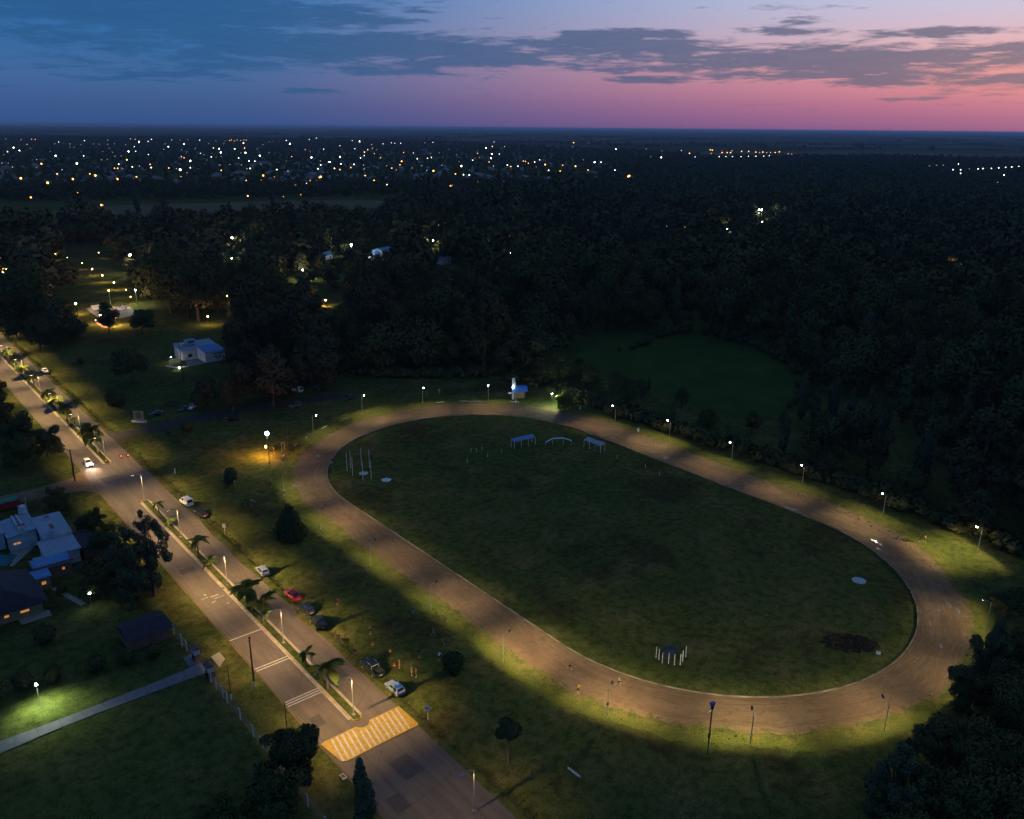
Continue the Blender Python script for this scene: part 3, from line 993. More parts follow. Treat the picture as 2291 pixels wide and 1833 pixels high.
def hides(x, y, h, w, big=0):
    px, py, d = proj(x, y, h * .62)
    rx, ry = w * .42 / d * PF, h * .36 / d * PF
    d2 = (x - CAM.x) ** 2 + (y - CAM.y) ** 2 - 4
    for a, b, m, g in CLEAR:
        if m >= big and abs(a - px) < rx + m and -(ry + m) < (b - py) < (ry + m) and g > d2:
            return True
    return False


def scatter(poly_px, spacing, g, excl=(), tries=None):
    poly = [P(*p) for p in poly_px]
    x0, x1 = min(p.x for p in poly), max(p.x for p in poly)
    y0, y1 = min(p.y for p in poly), max(p.y for p in poly)
    n = tries or int((x1 - x0) * (y1 - y0) / spacing ** 2 * 2.2)
    cell = {}
    out = []
    for _ in range(min(n, 60000)):
        x, y = g.uniform(x0, x1), g.uniform(y0, y1)
        if not inside((x, y), poly) or any(inside((x, y), e) for e in excl):
            continue
        k = (int(x // spacing), int(y // spacing))
        if any((x - a) ** 2 + (y - b) ** 2 < spacing ** 2 for i in (-1, 0, 1) for j in (-1, 0, 1) for a, b in cell.get((k[0] + i, k[1] + j), ())):
            continue
        cell.setdefault(k, []).append((x, y))
        out.append((x, y))
    return out


MEADOW = [P(*p) for p in ((1262, 772), (1400, 748), (1560, 745), (1745, 792), (1815, 855), (1800, 925), (1640, 938), (1480, 880), (1370, 832), (1280, 800))]


def rough(poly, k, amp, seed):
    g = random.Random(seed)
    out = []
    for a, b in zip(poly, poly[1:] + poly[:1]):
        for i in range(k):
            q = a.lerp(b, i / k)
            out.append(Vector((q.x + g.uniform(-amp, amp), q.y + g.uniform(-amp, amp), 0)))
    return out


MEADOW_EDGE = rough(MEADOW, 5, 1.2, 3)


def plant():
    struct('meadow', MB().sheet([(p.x, p.y) for p in MEADOW_EDGE][::-1], .02), 'meadow_grass')
    g = random.Random(21)
    W1 = [(1240, 878), (1290, 902), (1420, 938), (1560, 980), (1700, 1026), (1850, 1074), (2000, 1126), (2120, 1172), (2291, 1240), (2700, 1350), (2700, 520), (1900, 470), (1300, 470), (1250, 560), (1230, 700)]
    W2 = [(720, 800), (800, 835), (1000, 842), (1110, 835), (1240, 878), (1230, 700), (1250, 560), (1100, 620), (900, 640), (760, 690)]
    W2b = [(760, 690), (900, 640), (1100, 620), (1250, 560), (1300, 455), (1000, 450), (880, 480), (700, 520), (640, 560), (690, 640)]
    W3 = [(250, 560), (640, 545), (690, 640), (740, 700), (600, 745), (500, 735), (330, 690), (300, 640)]
    W4 = [(30, 770), (110, 795), (180, 775), (180, 720), (90, 690), (0, 690), (-60, 700)]
    W5 = [(450, 922), (580, 930), (640, 912), (745, 885), (760, 830), (700, 790), (560, 790), (470, 850)]
    W9 = [(-60, 640), (0, 690), (90, 690), (160, 655), (150, 600), (120, 562), (-60, 572)]
    W6 = [(-150, 520), (330, 512), (640, 500), (900, 478), (1000, 465), (1000, 500), (640, 550), (250, 545), (-150, 590)]
    W7 = [(-150, 455), (900, 438), (1320, 450), (1320, 412), (-150, 425)]
    W8 = [(1300, 470), (1900, 470), (2700, 530), (2700, 372), (2000, 352), (1500, 352), (1380, 365), (1300, 420)]
    near = []
    for poly, sp, kinds, zone, q in (
            (W1, 9.4, ('broad', 'tall', 'broad', 'tall', 'brown', 'tallb', 'poplar'), 'wood', 0), (W2, 9.4, ('tall', 'broad', 'tallb', 'broad', 'brown'), 'grove', 1),
            (W2b, 10.0, ('tall', 'broad', 'tall'), 'park', 2), (W3, 9.0, ('tall', 'tall', 'broad'), 'park', 2), (W4, 8.5, ('broad', 'broad', 'tall'), 'roadside', 3),
            (W9, 9.0, ('broad', 'tall'), 'park', 2), (W5, 7.5, ('brown', 'tallb', 'brown'), 'lot', 4), (W6, 8.5, ('broad', 'broad', 'tall'), 'belt', 5)):
        for x, y in scatter(poly, sp, g, (MEADOW,)):
            k = g.choice(kinds)
            s = g.choice((g.uniform(.7, 1.0), g.uniform(1.0, 1.35), g.uniform(1.3, 1.85)))
            pr = L1[k][g.randrange(len(L1[k]))]
            if zone == 'wood' and x < 172 and 32 < y < 140:
                s *= .72 if k in ('broad', 'brown') else .5
            if zone in ('grove', 'park') and k == 'tall' and y > 200:
                s *= 1.2
            ok = False
            for _ in range(4):
                if not hides(x, y, pr.h * s, pr.w * s, 9 if zone == 'lot' else 2 if zone in ('park', 'belt') else 0):
                    ok = True
                    break
                s *= .72
            if not ok or s < .22:
                continue
            d = math.dist((x, y), (CAM.x, CAM.y))
            near.append((d, x, y, k, pr, s, zone))
    near.sort(key=lambda t: t[0])
    lab = {'wood': ('dark tree in the dense unlit wood beyond the far side of the track', 'trees of the wood beyond the track'),
           'grove': ('dark tree in the grove behind the lamps at the top bend of the track', 'trees of the grove at the top bend'),
           'park': ('tall park tree standing among the lit park lamps', 'trees of the lamplit park'),
           'roadside': ('big dark tree in the clump between the road and the paved court', 'roadside clump of big trees'),
           'lot': ('brownish tree beside the dark parking lane left of the track', 'trees by the parking lane'),
           'belt': ('dark tree in the belt before the tan field', 'tree belt before the tan field')}
    rest = []
    n = 0
    for d, x, y, k, pr, s, zone in near:
        inframe = -60 < proj(x, y, 6)[0] < 2350
        if n < 330 and inframe:
            nm = {'poplar': 'poplar_tree'}.get(k, 'broadleaf_tree' if k in ('broad', 'brown') else 'eucalyptus_tree')
            tree(pr, (x, y), lab[zone][0], 'tree', lab[zone][1], s, g.uniform(0, 6.28), nm)
            n += 1
        else:
            rest.append((x, y, s))
    far = [(x, y, g.uniform(.7, 1.2)) for x, y in scatter(W8, 13.0, g)]
    far = [t for t in far if not hides(t[0], t[1], 12, 8)]
    rest += [(x, y, g.uniform(.7, 1.1)) for x, y in scatter(W7, 10.0, g) if not hides(x, y, 8, 8)]
    print('TREES', len(near), len(rest), len(far))
    merge('woodland', rest, L2, 'leaf', 'dark distant mass of woodland trees around the park and beyond the track', 'trees', 5)
    merge('far_woodland', far, L3, 'leaf', 'far dark woods on the plain to the right of the town', 'trees', 6)
    # undergrowth that closes the foot of the wood
    ug = []
    for edge, n in (([(1240, 880), (1300, 908), (1420, 944), (1560, 986), (1700, 1033), (1850, 1082), (2000, 1134), (2120, 1180), (2291, 1248), (2500, 1330)], 420), ([(700, 815), (800, 845), (900, 848), (1000, 848), (1110, 842), (1240, 880)], 150),
                    ([(1385, 800), (1480, 752), (1560, 745), (1745, 795), (1810, 860), (1800, 925)], 120)):
        for i in range(n):
            k = g.randrange(len(edge) - 1)
            t = g.random()
            a, b = P(*edge[k]), P(*edge[k + 1])
            q = a.lerp(b, t)
            ug.append((q.x + g.uniform(-1, 6), q.y + g.uniform(-1, 6), g.uniform(.22, .5)))
    merge('undergrowth', ug, [arrays_proto('dome', 90 + i, 260, .8, 7, 9) for i in range(3)], 'leaf', 'dark undergrowth closing the foot of the wood behind the track', 'bushes', 15)
    # town trees
    tt = []
    for x, y in scatter([(-120, 424), (1330, 424), (1560, 345), (1000, 318), (400, 306), (-120, 306)], 16.0, g, tries=60000):
        tt.append((x, y, g.uniform(.55, 1.15)))
    tt = [t for t in tt if rnd.random() < .85]
    merge('town_trees', tt, L3, 'leaf', 'dark trees filling the gaps between the houses of the far town', 'trees', 7)
    # rows of windbreak trees on the far plain
    rows = []
    for i in range(150):
        px, py = g.uniform(-150, 2450), 285.5 + (px_row(g))
        c = P(px, py + (px - 1145) * 21 / 2291)
        L = g.uniform(80, 700) * (1 if i % 3 else .4)
        a = g.uniform(-.35, .35) + (0 if g.random() < .75 else 1.3)
        ux, uy = HR.x * math.cos(a) + HF.x * math.sin(a), HR.y * math.cos(a) + HF.y * math.sin(a)
        m = int(L / 9)
        for j in range(m):
            if g.random() < .2:
                continue
            t = (j / max(m - 1, 1) - .5) * L
            rows.append((c.x + ux * t + g.uniform(-5, 5), c.y + uy * t + g.uniform(-5, 5), g.uniform(.8, 1.5)))
    merge('windbreak_rows', rows, L3, 'leaf', 'rows of dark windbreak trees on the far plain below the horizon', 'trees', 9)


def px_row(g):
    return 5 + 38 * g.random() ** 1.6


def merge(name, spots, protos, lmat, label, cat, seed):
    g = np.random.default_rng(seed)
    Vs, Ns = [], []
    for x, y, s in spots:
        V, N = protos[g.integers(len(protos))]
        a = g.uniform(0, 6.28)
        c, sn = math.cos(a), math.sin(a)
        W = np.empty_like(V)
        W[:, 0] = (V[:, 0] * c - V[:, 1] * sn) * s + x
        W[:, 1] = (V[:, 0] * sn + V[:, 1] * c) * s + y
        W[:, 2] = V[:, 2] * s
        Vs.append(W)
        M = np.empty_like(N)
        M[:, 0], M[:, 1], M[:, 2] = N[:, 0] * c - N[:, 1] * sn, N[:, 0] * sn + N[:, 1] * c, N[:, 2]
        Ns.append(M)
    if not Vs:
        return
    V = np.concatenate(Vs)
    F = np.arange(len(V)).reshape(-1, 4)
    tag(link(name, np_mesh(name, V, F, [lmat], nrm=np.concatenate(Ns))), label, cat, kind='stuff')


plant()


def shrub_proto(kind, seed, h, w, nq, leaf, m='leaf'):
    return make_proto(kind, seed, nq, leaf, h, w, m)


def near_trees():
    g = random.Random(5)
    con = make_proto('cone', 101, 6500, .22, 8.0, 6.4, 'leaf')
    tree(con, (12.3, 62.5), 'dense dark conifer on the lawn by the near left bend of the track', 'tree', name='conifer_tree')
    dm = make_proto('dome', 102, 2600, .2, 4.2, 4.6, 'leaf')
    tree(dm, (13.6, 98.5), 'rounded dark bush on the lawn left of the conifer', 'bush', name='round_bush')
    tree(dm, (11.6, .9), 'rounded dark bush on the lawn beside the people training', 'bush', s=1.05, name='round_bush')
    for i, (x, y, s, l) in enumerate(((18.7, 143.2, .8, 'small dark bush beside the lane behind the billboard'), (13.6, 135.8, .5, 'low bush in the grass below the lane'), (13.3, 143.5, .42, 'lowest bush at the edge of the lane'),
                                      (9.2, 178.5, 1.5, 'big round bush tree on the verge above the billboard'), (14.0, 241.0, .6, 'low flat bush on the grass right of the far parked car'))):
        tree(dm, (x, y), l, 'bush', s=s, name='round_bush')
    sm = make_proto('broad', 103, 2600, .2, 9.0, 5.0, 'leaf')
    # small tree with a bare leaning trunk near the bottom
    t = thing('young_tree', 'young tree with long bare trunk on the grass below the track', 'tree', (5.1, -20.8, 0))
    MB().tube([(0, 0, -.1), (.1, .05, 3), (.2, .1, 6.5)], [.16, .13, .06], 7).build('trunk', 'palm_bark', t)
    gg = np.random.default_rng(9)
    V, F = crown_quads(gg, 2600, .2, [(.2, 0, 6.3, 1.2, 1.2, 1.0), (-.7, .5, 5.6, .9, .9, .7), (1.0, -.4, 5.8, 1.0, .9, .8), (.3, .9, 6.6, .8, .8, .7), (-.2, -.9, 6.0, .9, .8, .7), (.2, .1, 7.2, .7, .7, .6)])
    link('crown', np_mesh('crown', V, F, ['leaf'], nrm=crown_quads.nrm), t)
    # tall feathery trees left of the road
    cas = [make_proto('feather', 110 + i, 13000, .15, 16, 7.5, 'leaf_grey') for i in range(2)]
    tree(cas[0], (-18.4, 56.5), 'tall feathery grey-green tree leaning over the left road edge', 'tree', s=1.1, name='casuarina_tree')
    tree(cas[1], (-22.8, 54.5), 'dark tall tree behind the feathery roadside tree', 'tree', s=1.05, name='casuarina_tree')
    bl = [make_proto('bushy', 120 + i, 10000, .19, 10, 9, 'leaf') for i in range(3)]
    tree(bl[0], (-23.0, 66.5), 'dark broad tree between the blue-roofed house and the road', 'tree', s=.9)
    tree(bl[1], (-26.0, 62.0), 'dark broad tree at the garden side of the feathery tree', 'tree', s=.85)
    tree(bl[2], (-21.0, 78.0), 'dark bushy tree beside the house wall near the road', 'tree', s=.75)
    tree(bl[0], (-20.5, 90.5), 'dark bushy tree by the corner of the side street', 'tree', s=.7)
    tree(bl[1], (-24.0, 104.0), 'low dark tree at the back of the blue-roofed house', 'tree', s=.62)
    tree(bl[2], (-23.0, 112.0), 'small dark tree along the side street fence', 'tree', s=.5)
    # left edge trees beyond the side street
    tree(bl[0], (-21.5, 158.0), 'large dark tree on the left verge opposite the palms', 'tree', s=1.25)
    tree(bl[1], (-26.5, 172.0), 'large dark tree filling the left edge of the view', 'tree', s=1.45)
    tree(bl[2], (-17.5, 146.5), 'dark spreading tree overhanging the left road edge', 'tree', s=.95)
    tree(bl[0], (-22.0, 190.0), 'dark tree farther up the left road edge', 'tree', s=1.2)
    tree(bl[1], (-24.5, 140.0), 'broad dark tree in the lot beyond the side street', 'tree', s=1.0)
    tree(bl[2], (-20.0, 212.0), 'dark tree at the far left end of the verge', 'tree', s=1.1)
    tree(bl[1], (-17.0, 236.0), 'dark tree by the far left bend of the road', 'tree', s=.9)
    # foreground conifers by the fence
    pine = make_proto('bushy', 130, 13000, .17, 9.5, 7.6, 'leaf')
    tree(pine, (-19.5, -5.0), 'bushy dark tree beside the fence just left of the crosswalk', 'tree', s=1.05)
    tree(bl[0], (-24.5, -9.5), 'dark bushy tree in the bottom left corner beside the fence', 'tree', s=.95)
    tree(bl[1], (-31.0, -8.0), 'low dark tree at the bottom edge of the garden', 'tree', s=.6)
    cyp = make_proto('poplar', 131, 5200, .2, 12.6, 3.4, 'leaf_grey')
    tree(cyp, (-16.6, -19.0), 'slim dark cypress at the bottom edge beside the road', 'tree', s=.92, name='cypress_tree')
    tree(bl[2], (-47.0, -6.0), 'dark tree at the lower left corner of the garden', 'tree', s=.7)
    # garden planting along the driveway
    for i, (x, y, s, l) in enumerate(((-43.5, 40.5, .8, 'leafy bush lit from above by the lower garden lamp'), (-47.5, 40.0, .9, 'dark bush left of the lower garden lamp'), (-39.5, 39.5, .75, 'dark bush right of the lower garden lamp'),
                                      (-33.5, 38.0, .8, 'dark hedge bush along the lawn'), (-29.0, 37.0, .75, 'dark hedge bush before the dark-roofed shed'), (-25.0, 36.0, .7, 'dark hedge bush beside the gate'),
                                      (-38.0, 52.0, .95, 'round dark bush in the middle of the garden'), (-31.8, 68.0, .5, 'small round bush beside the lit doorway'))):
        tree(dm, (x, y), l, 'bush', s=s, name='garden_bush')
    # big trees at the lower right
    rt = [make_proto('bushy', 140 + i, 15000, .22, 14, 12, 'leaf') for i in range(3)]
    rt2 = [make_proto('feather', 145 + i, 15000, .19, 17, 10, 'leaf_grey') for i in range(2)]
    for (px, py, p, s, l) in ((2262, 1330, bl[0], .75, 'small dark tree on the lit grass at the right edge'), (2222, 1450, rt2[0], .8, 'tall dark tree at the right edge overhanging the track bend'),
                              (2285, 1440, rt[2], .6, 'dark leafy tree at the right edge behind the overhanging one'), (2292, 1520, bl[1], 1.0, 'dark bushy tree against the right edge of the view lower down'), (2165, 1520, rt[0], .6, 'dark tree reaching over the lower right of the track'), (2275, 1570, rt[2], .8, 'dark tree against the right edge of the view'),
                              (2110, 1640, rt[1], .72, 'large dark leafy tree at the lower right bend of the track'), (2235, 1690, rt[1], .95, 'broad dark tree filling the lower right corner'),
                              (2010, 1735, rt2[1], .8, 'tall grey-green tree at the bottom right'), (2150, 1780, rt[0], .9, 'dark tree at the bottom edge below the track bend'),
                              (2290, 1800, rt[2], 1.0, 'large dark tree in the extreme bottom right corner'), (2040, 1850, rt[2], .7, 'dark tree cut by the bottom edge right of centre')):
        hc = p.h * s * .66
        w = P(px, py, hc)
        tree(p, (w.x, w.y), l, 'tree', s=s)
    # lamp-lit ivy clump beside the kiosk
    iv = make_proto('broad', 150, 2600, .3, 8.0, 8.5, 'leaf_palm')
    tree(iv, (P(1262, 915).x, P(1262, 915).y), 'leafy tree lit green from within by a lamp right of the kiosk', 'tree', s=.8)
    # named trees in the park's foreground
    for (px, py, k, s, l) in ((297, 858, 'broad', 1.15, 'broad dark tree on the lawn left of the blue club building'), (318, 748, 'broad', 1.0, 'domed dark tree right of the lamplit court'),
                              (245, 745, 'tall', .8, 'tree with long bare trunk before the lamplit court'), (545, 745, 'broad', .6, 'dark bushy tree right of the club building'),
                              (1790, 938, 'poplar', .95, 'pale feathery poplar at the right end of the meadow'), (1822, 948, 'poplar', .8, 'short pale poplar beside the meadow corner'),
                              (1858, 940, 'poplar', 1.05, 'tallest pale poplar at the right end of the meadow'), (1900, 952, 'poplar', .85, 'pale poplar right of the tallest one by the meadow'),
                              (1940, 962, 'poplar', .95, 'pale poplar near the far right of the poplar row'), (1978, 975, 'poplar', .8, 'last pale poplar at the right end of the row'), (310, 480, 'poplar', 1.9, 'tall dark conical tree standing against the tan field')):
        w = P(px, py)
        tree(L1[k][0], (w.x, w.y), l, 'tree', s=s)
    # low dark thicket inside the oval
    gg = np.random.default_rng(12)
    lb = []
    for i in range(46):
        t, r = g.uniform(0, 6.28), math.sqrt(g.random())
        lb.append((70.4 + math.cos(t) * r * 4.6 * .76 + math.sin(t) * r * 2.6 * .64, -35.3 - math.cos(t) * r * 4.6 * .64 + math.sin(t) * r * 2.6 * .76, g.uniform(.0, .12), g.uniform(.5, .95), g.uniform(.5, .95), g.uniform(.1, .22)))
    V, F = crown_quads(gg, 900, .14, lb)
    struct('burnt_patch', MB().sheet([(70.4 + math.cos(6.2832 * k / 40) * (4.9 + .7 * math.sin(k * 1.7)) * .76 + math.sin(6.2832 * k / 40) * (2.8 + .5 * math.sin(k * 2.3)) * .64, -35.3 - math.cos(6.2832 * k / 40) * (4.9 + .7 * math.sin(k * 1.7)) * .64 + math.sin(6.2832 * k / 40) * (2.8 + .5 * math.sin(k * 2.3)) * .76) for k in range(40)], .012), 'burnt')
    tag(link('low_thicket', np_mesh('low_thicket', V, F, ['leaf_brown'])), 'low dark thicket of weeds in the lower right of the infield', 'thicket', kind='stuff')
    # weeds and tufts along ditches and the outer edge of the track
    pts = []
    for i in range(4200):
        if i % 4:
            y = g.uniform(-60, 330)
            pts.append((2.1 + g.gauss(0, .55), y, -.25, g.uniform(.10, .26)))
        else:
            t = g.randrange(440)
            q = OUTER[t]
            k = g.uniform(0, 1.6)
            pts.append((q[0] + g.uniform(-1.4, 1.4), q[1] + g.uniform(-1.4, 1.4), .0, g.uniform(.06, .2)))
    lb = [(x, y, z + s * .5, s, s, s) for x, y, z, s in pts]
    V, F = crown_quads(gg, 15000, .12, lb)
    tag(link('weed_tufts', np_mesh('weed_tufts', V, F, ['leaf'])), 'tufts of weeds along the ditch and the outer edge of the track', 'weeds', kind='stuff')


OUTER = stadium(9.2, 440)
near_trees()


# ------------------------------------------------------------------ palms in the median
def frond_mesh(g, L, droop, m):
    mb = MB()
    n = 11
    pts = []
    for i in range(n + 1):
        f = i / n
        pts.append(Vector((L * (f - .18 * f * f * droop), 0, L * (.55 * f - (.5 + .55 * droop) * f * f))))
    mb.tube([pts[0], pts[n // 2], pts[n]], [.035, .025, .008], 4)
    for i in range(1, n + 1):
        p = pts[i]
        d = (pts[i] - pts[i - 1]).normalized()
        ll = L * .24 * math.sin(math.pi * min(1, .18 + .8 * i / n)) + .06
        for s in (-1, 1):
            for q in (0, .33, .66):
                b = p - (pts[i] - pts[i - 1]) * q
                tip = b + d * ll * .55 + Vector((0, s * ll * .8, -ll * .35))
                w_ = d * .048
                mb.add([b - w_, b + w_, tip + w_ * .3, tip - w_ * .3], [(0, 1, 2, 3)])
    return mb.mesh('frond', m)


def palms():
    g = random.Random(31)
    fr = [frond_mesh(g, 1.22, d, 'leaf_palm') for d in (.5, .8, 1.1)]
    dry = frond_mesh(g, .9, 1.6, 'leaf_dry')
    spots = [(10.3, 4.0, 2.6, 15, 1), (18.1, 2.3, 1.3, 8, 0), (34.7, 4.3, 2.4, 15, 1), (41.8, 3.8, 2.6, 15, 0), (59.7, 1.9, 1.5, 10, 2), (66.6, 3.7, 2.0, 10, 0), (83.3, 1.7, 1.2, 8, 1), (91.1, 3.1, 1.4, 9, 0),
             (141.5, 4.0, 1.9, 13, 0), (147.6, 4.6, 2.7, 16, 0), (166.0, 2.6, 1.5, 10, 1), (173.2, 5.0, 2.5, 15, 0), (187.0, 3.6, 2.4, 13, 0), (197.0, 3.4, 2.2, 13, 0), (218.0, 3.8, 2.3, 13, 0),
             (234.0, 3.5, 2.3, 13, 0), (246.0, 3.8, 2.4, 13, 0), (262.0, 3.6, 2.2, 12, 0)]
    for i, (y, h, L, nf, nd) in enumerate(spots):
        L *= 1.18 if y > 140 else 1.06
        look = 'young' if L < 1.6 else 'spreading'
        t = thing('palm_tree', f'{look} green palm in the median, {ORD[i]} counting from the yellow crosswalk', 'palm', (-6.25 + g.uniform(-.12, .12), y, .1), 0, 'palms in the road median')
        lean = g.uniform(-.15, .15)
        MB().tube([(0, 0, -.1), (lean * .4, 0, h * .5), (lean, lean, h)], [.2 if L > 1.6 else .12, .16 if L > 1.6 else .09, .13 if L > 1.6 else .08], 8).build('trunk', 'palm_bark', t)
        for k in range(nf):
            a = 6.28 * k / nf * 2.4 + g.uniform(-.25, .25)
            m = fr[k % 3]
            link('frond', m, t, (lean, lean, h - .02), rot=(0, -g.uniform(.1, .75) + (k % 3) * .28, a), scale=L * g.uniform(.85, 1.15))
        for k in range(nd):
            link('dry_frond', dry, t, (lean, lean, h - .1), rot=(0, .5, g.uniform(0, 6.28)), scale=L * .75)


palms()


# ------------------------------------------------------------------ lamps
WARM = (1.0, .65, .25)
TRK = (1.0, .80, .37)


def median_lamps():
    pole = MB().tube([(0, 0, 0), (0, 0, 6.6)], [.085, .055], 8).mesh('pole', 'steel')
    arm = MB().tube([(0, 0, 6.5), (-.5, 0, 6.85), (-1.6, 0, 6.95)], [.04, .035, .03], 6).mesh('arm', 'steel')
    head = MB().box((-1.85, 0, 6.97), (.75, .3, .1), top=.7).mesh('lamp_head', 'steel')
    lens = MB().box((-1.88, 0, 6.905), (.5, .2, .03)).mesh('lens', 'glow_warm_lens')
    base = MB().box((0, 0, .06), (.45, .45, .14)).mesh('footing', 'concrete')
    for i, y in enumerate((-24.5, 2.3, 26.5, 51.2, 77.3, 101.6, 133.4, 158.0, 183.0, 208.0, 233.0, 258.0, 284.0, 312.0)):
        t = thing('street_lamp', f'grey single-arm street lamp in the road median, {ORD[i]} from the bottom of the view', 'street lamp', (-6.25 if y > 0 else -3.6, y, .1), 0, 'street lamps along the median')
        for nm, me in (('footing', base), ('pole', pole), ('arm', arm)):
            link(nm, me, t)
        h = link('lamp_head', head, t)
        link('lens', lens, h)
        ll = lamp_light('lamp_light', t, (-1.88, 0, 6.84), (4700 if y > 0 else 900) * rnd.uniform(.8, 1.1), WARM, .05)
        photometry(ll, 6.8, (1, 0, 0), (0, 1, 0), (6.5, 20.0), (4.0, 13.0), (1.0, 15.5), 0.0, .025, 48.0, 17.0)


glow('glow_warm_lens', (1.0, .75, .45), 25)
median_lamps()


def track_lamps():
    tilt = R_(38)
    pole = MB().tube([(0, 0, 0), (0, 0, 5.2)], [.075, .05], 8).mesh('pole', 'steel')
    arm = MB().tube([(0, 0, 5.1), (.35, 0, 5.4), (1.1, 0, 5.55)], [.035, .03, .028], 6).mesh('arm', 'steel')
    hb = MB()
    hb.box((0, 0, .01), (.62, .34, .13), top=.72)
    head_me = hb.mesh('lamp_head', 'dark_steel')
    lb = MB()
    lb.ball((0, 0, -.05), .11, 8, 6, sz=.6)
    lens_me = lb.mesh('lens', 'glow_white')
    box = MB().box((0, 0, 2.6), (.3, .25, .5)).mesh('switch_box', 'dark_steel')
    far = [(701, 968), (810.6, 919.6), (946, 902), (1092.6, 896), (1376, 943.8), (1497.7, 978.6), (1636.5, 1029.9), (1794.7, 1083), (1975.6, 1150), (2188, 1230)]
    near = [(635.8, 1105), (717.9, 1184), (829, 1266), (963.6, 1365.7), (1125.5, 1481.6), (1357.8, 1606.5), (1678, 1669), (1977.8, 1640)]
    far_lens = MB().ball((0, 0, -.06), .2, 8, 6, sz=.7).mesh('lens', 'glow_white')
    near = [P(*q) for q in near] + [Vector((TC[0] + 50.6 * math.cos(R_(a)), TC[1] - TL / 2 + 50.6 * math.sin(R_(a)), 0)) for a in (-86, -62)]
    for side, lst in (('far', [P(*q) for q in far]), ('near', near)):
        for i, p in enumerate(lst):
            dy = max(0, abs(p.y - TC[1]) - TL / 2) * (1 if p.y > TC[1] else -1)
            dx = p.x - TC[0]
            a = math.atan2(-dy, -dx)
            side_lab = f'lit lamp post along the far side of the track, {ORD[i]} from the left' if side == 'far' else f'lamp post facing the track along its near side, {ORD[i]} from the left'
            t = thing('track_lamp', side_lab, 'lamp post', p, a, 'lamp posts around the running track')
            link('pole', pole, t)
            link('arm', arm, t)
            if side == 'near' and i in (5,):
                link('switch_box', box, t)
            h = link('lamp_head', head_me, t, (1.35, 0, 5.55), rot=(0, -tilt, 0))
            link('lens', far_lens if side == 'far' else lens_me, h)
            k = {'far': 1250, 'near': 2900 * (.78 if i < 4 else 1.3 if i < 8 else .55)}[side] * (.6 if side == 'far' and i in (2, 3, 4) else 2.0 if side == 'far' and i == 9 else 1) * rnd.uniform(.7, 1.2)
            ll = lamp_light('lamp_light', t, (1.40, 0, 5.40) if side == 'near' else (1.55, 0, 5.05), k, TRK, .05)
            photometry(ll, 5.3, (-math.cos(a), -math.sin(a), 0), (-math.sin(a), math.cos(a), 0), (.1, 3.8), (8.0, 18.0) if side == 'far' else (4.0, 16.0), (1.2, 12.5), .85 if side == 'far' else .48, .05)


track_lamps()

PCOL = {'o': (1.0, .58, .2), 'w': (1.0, .93, .74), 'c': (.8, 1.0, .9)}
for k, c in PCOL.items():
    for lv, st in ((1, 5), (2, 12), (3, 30), (4, 45), (5, 60)):
        glow(f'glow_{k}{lv}', c, st)


def park_lamps():
    cache = {}
    pts = sorted(PARK, key=lambda t: t[0])
    for i, (px, py, h, c, lv) in enumerate(pts):
        w = P(px, py, h)
        r = {1: .22, 2: .28, 3: .34, 4: .4, 5: .5}[lv]
        if (h, c, lv) not in cache:
            cache[(h, c, lv)] = (MB().tube([(0, 0, 0), (0, 0, h - r * .8)], [.07, .05], 6).mesh('pole', 'dark_steel'), MB().ball((0, 0, h), r, 8, 6).mesh('globe', f'glow_{c}{lv}'))
        col = {'o': 'warm', 'w': 'white', 'c': 'greenish white'}[c]
        t = thing('park_lamp', f'glowing {col} park lamp among the trees, number {i + 1} from the left', 'lamp', (w.x, w.y, 0), 0, 'lamps of the park and wood')
        link('pole', cache[(h, c, lv)][0], t)
        link('globe', cache[(h, c, lv)][1], t)
        if lv >= 2:
            lamp_light('lamp_light', t, (0, 0, h - r - .3), {2: 900, 3: 3200, 4: 6500}[lv], PCOL[c], .2)
    for i, (px, py, h, c, lv) in enumerate(FLOOD):
        w = P(px, py, h)
        t = thing('flood_lamp', f'tall mast with a very bright {["white", "white", "warm", "white", "greenish", "white", "greenish", "greenish"][i]} floodlight, {ORD[i]} among the park masts', 'floodlight', (w.x, w.y, 0), 0, 'tall bright masts of the park')
        MB().tube([(0, 0, 0), (0, 0, h)], [.12, .07], 7).build('mast', 'steel', t)
        hd = MB().box((0, 0, h + .1), (.9, .6, .14)).build('lamp_head', 'steel', t)
        MB().ball((0, 0, h - .3), .3 if lv < 5 else .62, 8, 6, sz=.8).build('bulb', f'glow_{c}{lv}', hd)
        lamp_light('lamp_light', t, (0, 0, h - 1.0), 1500 * lv, PCOL[c], .3)


park_lamps()


